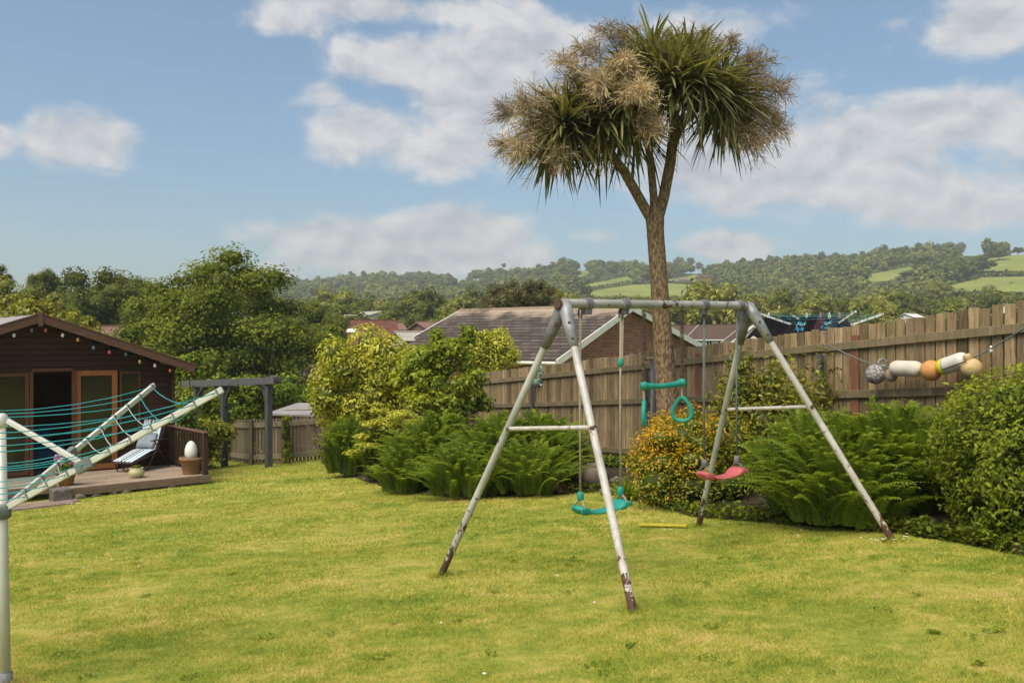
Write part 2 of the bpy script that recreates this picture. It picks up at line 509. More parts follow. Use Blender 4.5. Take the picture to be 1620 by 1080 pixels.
    M['dtree'] = leafmat("dark_tree_leaf", (.060, .076, .015), (.215, .220, .045), (.125, .142, .028), spec=.1, rough=.6, patch=.2, pscale=.3)
    M['mtree'] = leafmat("mid_tree_leaf", (.065, .086, .013), (.27, .28, .040), (.155, .178, .026), spec=.1, rough=.6, patch=.2, pscale=.3)
    M['ltree'] = leafmat("lime_tree_leaf", (.095, .115, .014), (.37, .345, .045), (.225, .230, .028), patch=.2, pscale=.3)
    M['olive'] = leafmat("olive_tree_leaf", (.045, .045, .010), (.20, .165, .038), (.11, .10, .023), patch=.2, pscale=.3)
    M['gold'] = leafmat("golden_leaf", (.30, .19, .015), (.60, .42, .03), transl=.3)
    M['wood'] = leafmat("far_wood_leaf", (.082, .100, .024), (.28, .285, .060), (.165, .182, .040), spec=.1, rough=.7, transl=.25, patch=.35, pscale=.012)
    M['fern'] = leafmat("fern_frond", (.080, .122, .015), (.335, .395, .045), (.190, .252, .027), transl=.5, rough=.6, spec=.15)
    M['hedge'] = leafmat("hedge_leaf", (.040, .058, .007), (.300, .330, .022), (.125, .165, .013), transl=.35, rough=.5, spec=.2, patch=.22, pscale=4.5)
    M['laurel'] = leafmat("variegated_leaf", (.085, .105, .012), (.78, .72, .11), (.40, .41, .035), transl=.38, rough=.4, spec=.3)
    M['acer'] = leafmat("light_green_leaf", (.105, .150, .012), (.52, .52, .05), (.285, .340, .022), transl=.42, rough=.5)
    M['lacer'] = leafmat("lime_leaf", (.19, .22, .022), (.66, .60, .11), (.43, .43, .05), transl=.42, rough=.5)
    M['spirea'] = leafmat("gold_bush_leaf", (.070, .100, .008), (.70, .36, .020), (.31, .31, .016), transl=.35, rough=.5, patch=.22, pscale=2.2)
    M['scrub'] = leafmat("scrub_leaf", (.060, .080, .010), (.34, .31, .030), (.165, .175, .016), transl=.35)
    M['vine'] = leafmat("bright_shrub_leaf", (.060, .100, .008), (.36, .41, .032), (.19, .255, .017), transl=.4)
    M['brownleaf'] = leafmat("bronze_leaf", (.06, .04, .01), (.22, .14, .03), transl=.3)
    M['purple'] = leafmat("mauve_leaf", (.05, .03, .028), (.15, .105, .09), transl=.2)
    M['cord'] = leafmat("cordyline_leaf", (.042, .048, .017), (.31, .285, .095), (.132, .136, .044), transl=.3, rough=.45, spec=.25)
    M['panicle'] = simple("dead_flower", (.47, .355, .205), (.28, .205, .12), 2.0, rough=.9, tint=.9, spec=.1)
    M['drygrass'] = leafmat("dry_grass", (.10, .085, .035), (.32, .26, .11), transl=.3)
    M['pink'] = leafmat("pink_petal", (.35, .06, .24), (.75, .36, .62), transl=.3)
    M['petal'] = leafmat("white_petal", (.65, .64, .60), (.85, .85, .82), transl=.2)
    M['net'] = leafmat("pale_green_net", (.22, .38, .33), (.66, .76, .70), transl=.2)
make_mats()

def brickmat(name, udir, c1, c2, mortar, bw, bh, ms=.012, vk=1.0, patch=None, bias=0.0, rough=.85):
    """brick pattern laid along udir (horizontal) and z"""
    m = NT(name)
    p = m.n("ShaderNodeTexCoord").outputs['Object']
    d = m.n("ShaderNodeVectorMath", operation='DOT_PRODUCT'); m.l(p, d.inputs[0]); d.inputs[1].default_value = udir
    sp = m.n("ShaderNodeSeparateXYZ"); m.l(p, sp.inputs[0])
    c = m.n("ShaderNodeCombineXYZ"); m.l(d.outputs['Value'], c.inputs[0]); m.l(m.math('MULTIPLY', sp.outputs[2], vk), c.inputs[1])
    b = m.n("ShaderNodeTexBrick")
    b.inputs['Color1'].default_value = (*c1, 1); b.inputs['Color2'].default_value = (*c2, 1); b.inputs['Mortar'].default_value = (*mortar, 1)
    b.inputs['Scale'].default_value = 1; b.inputs['Brick Width'].default_value = bw; b.inputs['Row Height'].default_value = bh
    b.inputs['Mortar Size'].default_value = ms; b.inputs['Bias'].default_value = bias
    m.l(c.outputs[0], b.inputs['Vector'])
    n = m.noise(p, 2.2, 6, .65)
    col = m.mix(m.math('MULTIPLY_ADD', n, .8, -.12, clamp=True), b.outputs[0], tuple(x * .55 for x in c2))
    if patch:
        (z0, z1, pc, amount) = patch
        zr = m.math('DIVIDE', m.math('SUBTRACT', sp.outputs[2], z0), z1 - z0, clamp=True)
        n3 = m.noise(p, .9, 4, .6)
        k = m.math('MULTIPLY', m.math('MULTIPLY_ADD', m.math('ADD', zr, m.math('MULTIPLY', n3, .7)), 5, -5.4, clamp=True), amount)
        col = m.mix(k, col, pc)
    m.bump(b.outputs['Fac'], -.5, .01)
    return m.fin(col, rough, 0, .2)

# ------------------------------------------------------------------ foliage generators
def rand_dirs(g, n):
    v = g.normal(size=(n, 3)); return v / np.linalg.norm(v, axis=1, keepdims=True)
def leaves(g, pos, nrm, size, aspect=.5, tint=None, fold=.12, droop=.25):
    """one folded, pointed quad leaf per point"""
    n = len(pos)
    nrm = nrm / np.maximum(np.linalg.norm(nrm, axis=1, keepdims=True), 1e-6)
    d = rand_dirs(g, n); d[:, 2] -= droop
    d -= nrm * np.sum(d * nrm, axis=1, keepdims=True)
    d /= np.maximum(np.linalg.norm(d, axis=1, keepdims=True), 1e-6)
    s = np.cross(nrm, d)
    L = (np.asarray(size) * g.uniform(.65, 1.35, n))[:, None]
    W = L * aspect * .5
    base = pos - d * L * .5
    tip = pos + d * L * .5 - nrm * L * .10
    mid = base + d * L * .45
    V = np.stack([base, mid + s * W + nrm * L * fold, tip, mid - s * W + nrm * L * fold], 1).reshape(-1, 3)
    F = np.arange(n * 4).reshape(n, 4)
    t = g.uniform(0, 1, n) if tint is None else tint
    return V, F, np.repeat(t, 4)
def blob_points(g, blobs, n, shell=.72, noise=.10):
    """points near the surface of a set of ellipsoids: (cx,cy,cz,rx,ry,rz)"""
    B = np.asarray(blobs, float)
    wgt = (B[:, 3] * B[:, 4] + B[:, 3] * B[:, 5] + B[:, 4] * B[:, 5]); wgt /= wgt.sum()
    k = g.choice(len(B), n, p=wgt)
    d = rand_dirs(g, n)
    rr = shell + (1.04 - shell) * g.uniform(0, 1, n) ** .6 + g.normal(0, noise, n) * .5
    pos = B[k, :3] + d * B[k, 3:6] * rr[:, None]
    return pos, d, k
def icos(sub=2):
    import bmesh
    bm = bmesh.new(); bmesh.ops.create_icosphere(bm, subdivisions=sub, radius=1)
    V = np.array([v.co[:] for v in bm.verts]); F = np.array([[v.index for v in f.verts] for f in bm.faces]); bm.free()
    return V, F
ICO1 = icos(1); ICO2 = icos(2)
def cat(parts):
    Vs, Fs, Ts = [], [], []; o = 0
    for V, F, T in parts:
        Vs.append(V); Fs.append(F + o); Ts.append(T); o += len(V)
    return np.concatenate(Vs), np.concatenate(Fs), np.concatenate(Ts)
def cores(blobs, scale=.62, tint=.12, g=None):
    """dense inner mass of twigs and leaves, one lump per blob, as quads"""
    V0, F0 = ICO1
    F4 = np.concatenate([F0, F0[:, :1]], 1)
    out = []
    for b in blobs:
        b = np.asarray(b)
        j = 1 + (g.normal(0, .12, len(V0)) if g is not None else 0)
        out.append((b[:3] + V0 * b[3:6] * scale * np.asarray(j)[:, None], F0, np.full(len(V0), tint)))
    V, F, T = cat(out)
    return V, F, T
def tri_to_quads(V, F, T):
    return V, F, T
def mesh_mixed(name, parts, mat):
    """parts: list of (V,F,T), faces of 3 or 4"""
    me = bpy.data.meshes.new(name)
    Vs = np.concatenate([p[0] for p in parts]).astype(np.float32)
    Ts = np.concatenate([p[2] for p in parts]).astype(np.float32)
    loops, tot = [], []
    o = 0
    for V, F, T in parts:
        loops.append((F + o).ravel()); tot.append(np.full(len(F), F.shape[1])); o += len(V)
    loops = np.concatenate(loops).astype(np.int32); tot = np.concatenate(tot).astype(np.int32)
    st = np.concatenate([[0], np.cumsum(tot)[:-1]]).astype(np.int32)
    me.vertices.add(len(Vs)); me.vertices.foreach_set("co", Vs.ravel())
    me.loops.add(len(loops)); me.loops.foreach_set("vertex_index", loops)
    me.polygons.add(len(tot)); me.polygons.foreach_set("loop_start", st); me.polygons.foreach_set("loop_total", tot)
    set_tint(me, Ts); me.materials.append(mat)
    me.update(calc_edges=True); me.validate()
    return me
def lumps(g, n, c, rad, k=(.28, .45), flat=1.0, bottom=-.6):
    """n lumps inside the ellipsoid c, rad - the masses of a crown"""
    c = np.asarray(c, float); rad = np.asarray(rad, float)
    out = []
    while len(out) < n:
        d = rand_dirs(g, 1)[0]
        if d[2] < bottom: continue
        q = g.uniform(.35, .85)
        s = g.uniform(*k)
        out.append([*(c + d * rad * q), rad[0] * s, rad[1] * s, rad[2] * s * flat])
    out.append([*c, *(rad * .55)])
    return np.array(out)
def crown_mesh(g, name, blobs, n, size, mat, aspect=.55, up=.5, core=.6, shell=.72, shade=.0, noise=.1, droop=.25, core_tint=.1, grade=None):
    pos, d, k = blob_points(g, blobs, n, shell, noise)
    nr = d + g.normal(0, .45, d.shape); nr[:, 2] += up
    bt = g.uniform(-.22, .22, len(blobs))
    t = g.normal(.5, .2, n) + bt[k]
    if grade is not None: t = t + grade(pos)      # tint graded by leaf position
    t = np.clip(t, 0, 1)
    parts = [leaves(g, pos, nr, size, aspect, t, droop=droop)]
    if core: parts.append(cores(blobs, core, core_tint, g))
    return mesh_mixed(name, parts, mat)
def stem_mb(mb, base, top, r, g, bend=.15, n=6, taper=.35):
    base = Vector(base); top = Vector(top); pts = []
    L = (top - base).length
    off = Vector((g.normal() * bend * L, g.normal() * bend * L, 0))
    for i in range(n + 1):
        t = i / n
        pts.append(base.lerp(top, t) + off * math.sin(t * math.pi) * .5)
    mb.tube(pts, [r * (1 - (1 - taper) * i / n) for i in range(n + 1)], 8)
def plant(name, label, cat_, base, blobs, n, size, mat, seed, stems=3, stem_r=.02, group=None, bark='twig', part='foliage', **kw):
    """shrub or tree standing at base: stems + leaf crown"""
    g = np.random.default_rng(seed)
    o = thing(name, label, cat_, base, group)
    me = crown_mesh(g, part, blobs, n, size, M[mat], **kw)
    link(part, me, o)
    mb = MB()
    B = np.asarray(blobs)
    order = np.argsort(-B[:, 3])[:max(stems, 1)]
    for i in order:
        t = B[i, :3]
        stem_mb(mb, Vector(base) + Vector((g.normal() * stem_r * 2, g.normal() * stem_r * 2, -.05)), t, stem_r, g)
    mb.build('trunk' if part == 'crown' else 'stems', M[bark], o, True)
    return o

# ------------------------------------------------------------------ THE GROUND
CU = Vector((.76, .65, 0)).normalized(); CV = Vector((-CU.y, CU.x, 0))
DECK_Z = -1.23
C1 = Vector((-6.0, 17.9, 0))                 # right front corner of the deck
W1 = C1 + CV * 2.0                           # right front corner of the cabin wall
def cab(s, v, z): return W1 + CU * s + CV * v + Vector((0, 0, DECK_Z + z))
BED_X = [505, 515, 560, 600, 650, 700, 760, 830, 900, 950, 1000, 1050, 1100, 1200, 1330, 1430, 1500, 1560, 1620, 1760, 2200]
BED_Y = [728, 742, 756, 768, 780, 786, 788, 786, 780, 778, 790, 806, 818, 826, 838, 846, 856, 868, 880, 905, 985]
FA = G(1000, 725); FB = G(1620, 775)
FD = Vector((FB.x - FA.x, FB.y - FA.y, 0)).normalized()      # along the long fence, towards the camera
FN = Vector((-FD.y, FD.x, 0));  FN = FN if FN.x < 0 else -FN  # towards the garden
def fence_at(px, off=0.0):
    k = (px - 810) / FP
    o = FA + FN * off
    s = (k * o.y - o.x) / (FD.x - k * FD.y)
    p = o + FD * s
    return Vector((p.x, p.y, g1(p.x, p.y)))
# far terrain
MEADOWS = [[(905, 468), (945, 458), (1000, 450), (1060, 448), (1140, 453), (1132, 472), (1040, 476), (940, 474)],
           [(915, 452), (990, 437), (1012, 440), (1000, 447), (930, 459)],
           [(1362, 436), (1440, 421), (1455, 427), (1410, 449), (1372, 456)],
           [(1500, 410), (1510, 400), (1545, 394), (1566, 398), (1552, 410)],
           [(1548, 414), (1560, 409), (1625, 400), (1800, 398), (1800, 433), (1625, 434), (1545, 435)],
           [(1490, 454), (1555, 438), (1625, 437), (1800, 437), (1800, 474), (1625, 470), (1510, 468)],
           [(900, 436), (922, 426), (936, 431), (915, 440)], [(1058, 442), (1100, 434), (1125, 438), (1100, 447), (1060, 447)],
           [(690, 448), (760, 437), (780, 440), (700, 452)], [(1040, 500), (1120, 497), (1120, 512), (1040, 512)]]
def in_poly(poly, x, y):
    ins = np.zeros(np.shape(x), bool)
    n = len(poly)
    for i in range(n):
        x0, y0 = poly[i]; x1, y1 = poly[(i + 1) % n]
        if y0 == y1: continue
        c = ((y0 > y) != (y1 > y)) & (x < (x1 - x0) * (y - y0) / (y1 - y0) + x0)
        ins ^= c
    return ins
def meadow_mask(X, Y, Z):
    Yp = np.maximum(Y, 1)
    px = 810 + FP * X / Yp; py = 540 - FP * (Z - EYE) / Yp
    m = np.zeros(np.shape(X), bool)
    r = np.hypot(X, Y)
    for p in MEADOWS: m |= in_poly(p, px, py)
    return m & (Y > 150) & (r > 100)
def build_ground():
    azf = np.concatenate([np.arange(-180, -48, 6), np.arange(-48, 48, .16), np.arange(48, 181, 6)])
    rf = np.concatenate([[0.5], np.geomspace(2, 230, 46), np.arange(236, 1000, 4.5), np.geomspace(1010, 1350, 6)])
    A, RR = np.meshgrid(np.radians(azf), rf)
    X = RR * np.sin(A); Y = RR * np.cos(A)
    Z = gz(X, Y)
    T = meadow_mask(X, Y, Z).astype(float)
    T[(RR < 120)] = .7
    Z = Z - np.where(RR < 60, .06, 0)
    V = np.stack([X, Y, Z], -1).reshape(-1, 3)
    nr, na = A.shape
    i = np.arange(nr - 1)[:, None] * na + np.arange(na - 1)[None, :]
    F = np.stack([i, i + 1, i + na + 1, i + na], -1).reshape(-1, 4)
    me = fast_mesh("hills", V, F[:, ::-1], T.ravel(), M['hill'], True)
    tag(link("hills", me), kind='structure')
    xs = np.arange(-22, 14.01, .4); ys = np.arange(-6, 32.01, .4)
    XX, YY = np.meshgrid(xs, ys)
    g = np.random.default_rng(3)
    ZZ = gz(XX, YY) + .006 * np.sin(XX * 3.1 + YY) * np.sin(YY * 2.3)
    V = np.stack([XX, YY, ZZ], -1).reshape(-1, 3)
    nr, na = XX.shape
    i = np.arange(nr - 1)[:, None] * na + np.arange(na - 1)[None, :]
    F = np.stack([i, i + 1, i + na + 1, i + na], -1).reshape(-1, 4)
    tag(link("lawn", fast_mesh("lawn", V, F, None, M['turf'], True)), kind='structure')
    # soil of the flower border, between the lawn edge and the fence
    pts = []
    pxs = np.linspace(508, 2150, 110)
    for q in pxs:
        a = G(q, float(np.interp(q, BED_X, BED_Y)))
        if q > 742: b = fence_at(q)
        else:
            b = onG(q, 23.2 + 3.2 * (q - 508) / 234)
        pts.append((a, b))
    V, F = [], []
    for a, b in pts:
        for t in np.linspace(0, 1, 9):
            p = a.lerp(b, t)
            z = g1(p.x, p.y) + .012 + .05 * math.sin(min(t, 1) * math.pi) ** .5 + .03 * random.random() * (0 < t < 1)
            V.append((p.x, p.y, z))
    for i in range(len(pts) - 1):
        for k in range(8):
            F.append((i * 9 + k, (i + 1) * 9 + k, (i + 1) * 9 + k + 1, i * 9 + k + 1))
    tag(link("soil_bed", fast_mesh("soil_bed", V, F, None, M['soil'], True)), kind='structure')
build_ground()

def on_lawn(X, Y):
    Yp = np.maximum(Y, .5)
    px = 810 + FP * X / Yp
    py = 623 - .0627 * (px - 810) + EYE * FP / Yp
    ok = ~((px > 508) & (py < np.interp(px, BED_X, BED_Y) - 1.5))
    rx, ry = X - C1.x, Y - C1.y
    s = rx * CU.x + ry * CU.y; v = rx * CV.x + ry * CV.y
    deck = (v > -.02) & (s < .02)
    slab = (v > -1.15) & (v < .1) & (s < -2.7) & (s > -4.6)
    return ok & ~deck & ~slab & (Y < 29)
def build_grass():
    g = np.random.default_rng(11)
    Vs, Fs, Ts = [], [], []; o = 0
    bands = [(3.6, 6, 15000, .0038, .021), (6, 9, 7000, .0055, .023), (9, 14, 2600, .009, .027), (14, 28.5, 600, .016, .034)]
    for d0, d1, dens, wid, hgt in bands:
        xa = d1 * .62 + (2.6 if d0 < 9 else 1.0)
        n = int(dens * (d1 - d0) * 2 * xa)
        X = g.uniform(-xa, xa, n); Y = g.uniform(d0, d1, n)
        ok = (np.abs(X) < Y * .60 + (2.6 if d0 < 9 else .8)) & on_lawn(X, Y)
        X, Y = X[ok], Y[ok]; n = len(X)
        for fx, fy in ((697, 911), (1002, 968), (1105, 833), (1413, 856), (10, 1085)):
            q = G(fx, fy)
            if d0 <= q.y < d1:
                k = 420; a_ = g.uniform(0, 6.283, k); e_ = .035 + np.abs(g.normal(0, .05, k))
                X = np.concatenate([X, q.x + np.cos(a_) * e_]); Y = np.concatenate([Y, q.y + np.sin(a_) * e_])
        nx = n; n = len(X)
        # tufts: heights follow a blotchy field
        f = .5 + .5 * np.sin(X * 5.3 + 2 * np.sin(Y * 3.1)) * np.sin(Y * 6.1 + 2 * np.sin(X * 2.7))
        h = hgt * g.uniform(.45, 1.15, n) * (.75 + .5 * f)
        h[nx:] *= 2.6
        Z = gz(X, Y)
        a = g.uniform(0, 2 * math.pi, n); lean = g.uniform(.3, 1.7, n) * h
        b = g.uniform(0, 2 * math.pi, n)
        wv = np.stack([np.cos(b), np.sin(b), np.zeros(n)], -1) * (wid * g.uniform(.6, 1.2, n))[:, None]
        p = np.stack([X, Y, Z - .002], -1)
        tip = p + np.stack([np.cos(a) * lean, np.sin(a) * lean, h], -1)
        V = np.stack([p - wv * .5, p + wv * .5, tip], 1).reshape(-1, 3)
        t = np.clip(g.normal(.5, .22, n), 0, 1)
        Vs.append(V); Fs.append(np.arange(n * 3).reshape(n, 3) + o); Ts.append(np.repeat(t, 3)); o += n * 3
    me = fast_mesh("grass", np.concatenate(Vs), np.concatenate(Fs), np.concatenate(Ts), M['blade'])
    tag(link("grass", me), kind='stuff')
build_grass()

# ------------------------------------------------------------------ SUMMERHOUSE AND DECK
def build_cabin():
    o = thing('summerhouse', 'dark brown timber summerhouse with open glazed doors beside the deck', 'summerhouse', cab(-2.66, 0, 0))
    AP, EV = -2.66, 2.20
    SL = .344
    def ztop(s): return 3.06 - abs(s - AP) * SL
    mb = MB()
    holes = [(-3.95, -2.76, .02, 2.03), (-2.76, -1.96, .02, 2.05), (-1.96, -1.12, .02, 2.06), (-1.10, -.66, .75, 2.02)]
    h = .118
    z = 0.0
    while z < 3.1:
        zc = z + h / 2
        half = (3.06 - (zc + h * .4)) / SL
        if half < .06: break
        s0, s1 = max(-5.32, AP - half), min(0, AP + half)
        cuts = sorted([(a, b) for a, b, c, d in holes if c < zc < d])
        x = s0
        for a, b in cuts + [(s1, s1)]:
            if a - x > .02:
                mb.tint = random.uniform(.2, .8)
                mb.box(cab((x + min(a, s1)) / 2, .035, zc), (min(a, s1) - x, .07, h - .006), (CU, CV, Vector((0, 0, 1))))
            x = max(x, b)
        z += h
    # side and back walls
    for (a, b) in (((-.0, .07), (-.0, 4.2)), ((-5.32, .07), (-5.32, 4.2)), ((-5.32, 4.2), (0, 4.2))):
        zz = 0
        while zz < 2.1:
            mb.tint = random.uniform(.2, .8)
            mb.beam(cab(a[0], a[1], zz + h / 2), cab(b[0], b[1], zz + h / 2), .06, h - .006); zz += h
    # corner log ends
    zz = 0
    while zz < 2.1:
        mb.tint = random.uniform(.3, .9)
        mb.box(cab(-.01, -.06, zz + h / 2), (.07, .12, h - .012), (CU, CV, Vector((0, 0, 1)))); zz += h
    mb.build('wall', M['cabin_wood'], o, bevel=.012)
    mb = MB(); mb.box(cab(-2.66, 2.1, -.01), (5.2, 4.1, .04), (CU, CV, Vector((0, 0, 1))))
    mb.build('floor_boards', M['deck_side'], o)
    # roof, two felted slabs
    mb = MB()
    OV = .33
    for sg in (1, -1):
        e = AP + sg * (2.66 + OV)
        zr, ze = 3.06 + .05, 3.06 + .05 - (2.66 + OV) * SL
        a, b = cab(AP, -.34, zr), cab(e, -.34, ze)
        c, d = cab(e, 4.6, ze), cab(AP, 4.6, zr)
        mb.slab([a, b, c, d] if sg > 0 else [a, d, c, b], (0, 0, .045))
    ro = mb.build('roof', M['felt'], o)
    mb = MB()
    for sg in (1, -1):
        e = AP + sg * (2.66 + OV + .03)
        a = cab(AP, -.36, 3.11 - .03); b = cab(e, -.36, 3.11 - .03 - (2.66 + OV + .03) * SL)
        mb.tint = random.uniform(.35, .65)
        mb.beam(a, b, .030, .165)
    for sg in (1, -1):      # narrow capping strip above the board
        e = AP + sg * (2.66 + OV + .05)
        mb.tint = .75
        mb.beam(cab(AP, -.365, 3.11 + .062), cab(e, -.365, 3.11 + .062 - (2.66 + OV + .05) * SL), .05, .022)
    mb.build('bargeboard', M['barge_wood'], ro, bevel=.004)
    mb = MB(); mb.tint = .6; mb.box(cab(AP, -.392, 3.06), (.085, .025, .27), (CU, CV, Vector((0, 0, 1))))
    mb.build('finial', M['barge_wood'], ro, bevel=.004)
    def framed(name, s0, s1, z0, z1, wood, v=-.01, fw=.075, bars=(), ang=0, kick=0):
        """a glazed leaf: frame with its pane"""
        mb = MB()
        hinge = s1
        ca, sa = math.cos(ang), math.sin(ang)
        U = CU * ca + CV * sa; Vv = -CU * sa + CV * ca
        base = cab(hinge, v, 0)
        def q(s, vv, z): return base + U * (s - hinge) + Vv * vv + Vector((0, 0, z))
        ax = (U, Vv, Vector((0, 0, 1)))
        for sa_, sb in ((s0, s0 + fw), (s1 - fw, s1)):
            mb.tint = random.uniform(.3, .7); mb.box(q((sa_ + sb) / 2, 0, (z0 + z1) / 2), (fw, .05, z1 - z0), ax)
        for za, zb in ((z0, z0 + fw + kick), (z1 - fw, z1)):
            mb.tint = random.uniform(.3, .7); mb.box(q((s0 + s1) / 2, 0, (za + zb) / 2), (s1 - s0 - 2 * fw, .046, zb - za), ax)
        f = mb.build(name, M[wood], o, bevel=.005)
        mb = MB(); mb.box(q((s0 + s1) / 2, .004, (z0 + kick + z1) / 2), (s1 - s0 - 2 * fw + .01, .008, z1 - z0 - kick - 2 * fw + .01), ax)
        mb.build('pane', M['glass'], f)
        return f, q, ax
    framed('window', -3.93, -2.78, .03, 2.02, 'frame_wood', fw=.07)
    f, q, ax = framed('door', -1.94, -1.14, .03, 2.04, 'door_wood', v=-.03, fw=.105, ang=R(-4))
    mb = MB(); mb.tint = .5
    mb.box(q(-1.195, -.035, 1.02), (.035, .012, .17), ax)
    mb.tube([q(-1.195, -.04, 1.04), q(-1.195, -.075, 1.04), q(-1.29, -.08, 1.04)], .009, 8)
    mb.build('handle', simple("brass", (.6, .40, .10), rough=.3, metallic=.8), f)
    framed('window', -1.09, -.67, .76, 2.01, 'frame_wood', fw=.045)
    mb = MB()
    for s in (-2.74, -1.975):
        mb.tint = .5; mb.box(cab(s, -.012, 1.03), (.06, .07, 2.04), (CU, CV, Vector((0, 0, 1))))
    mb.tint = .4; mb.box(cab(-2.36, -.012, 2.07), (.74, .07, .055), (CU, CV, Vector((0, 0, 1))))
    mb.build('door_frame', M['frame_wood'], o, bevel=.004)
    # lining of the room
    mb = MB()
    mb.box(cab(-2.66, 4.1, 1.1), (5.1, .03, 2.2), (CU, CV, Vector((0, 0, 1))))
    mb.box(cab(-2.66, 2.1, 2.22), (5.2, 4.0, .03), (CU, CV, Vector((0, 0, 1))))
    mb.slab([cab(-5.2, .085, 2.06), cab(-.12, .085, 2.06), cab(AP, .085, 2.93)], CV * .02)
    for s_ in (-4.6, -.35):
        pass
    mb.build('lining', M['dark'], o)
    # festoon of coloured bulbs
    t = thing('string_lights', 'string of coloured festoon bulbs hung under the summerhouse gable', 'string lights', cab(AP, -.3, 2.9))
    bulbs = [(-3, 541, 'g'), (22, 530, 'w'), (50, 522, 'b'), (72, 522, 'r'), (99, 530, 'w'), (123, 537, 'y'), (148, 550, 'b'), (173, 557, 'r'),
             (199, 560, 'b'), (221, 572, 'y'), (245, 578, 'w'), (269, 586, 'r')]
    bc = {'w': (.75, .74, .70), 'b': (.14, .20, .26), 'r': (.55, .13, .09), 'y': (.62, .42, .08), 'g': (.10, .28, .22)}
    bmats = {k: simple("bulb_" + k, c, rough=.3) for k, c in bc.items()}
    pts = []
    for px, py, k in bulbs:
        kk = (px - 810) / FP
        b0 = cab(0, -.30, 0)
        s = (kk * b0.y - b0.x) / (CU.x - kk * CU.y)
        p = b0 + CU * s
        p = P(px, py, p.y)
        pts.append((p, k))
    mb = MB()
    cable = []
    for i, (p, k) in enumerate(pts):
        q1 = p + Vector((0, 0, .085)); cable.append(q1)
        if i < len(pts) - 1: cable.append((q1 + pts[i + 1][0] + Vector((0, 0, .085))) / 2 - Vector((0, 0, .012)))
    mb.tube(cable, .006, 6); mb.build('cable', M['black'], t)
    for p, k in pts:
        mb = MB(); mb.lathe(p, [(.004, -.045), (.022, -.035), (.030, -.012), (.027, .012), (.016, .034), (.013, .04)], 14)
        b = mb.build('bulb', bmats[k], t, True)
        mb = MB(); mb.lathe(p, [(.016, .038), (.016, .085)], 12); mb.build('lamp_holder', M['black'], b)
build_cabin()

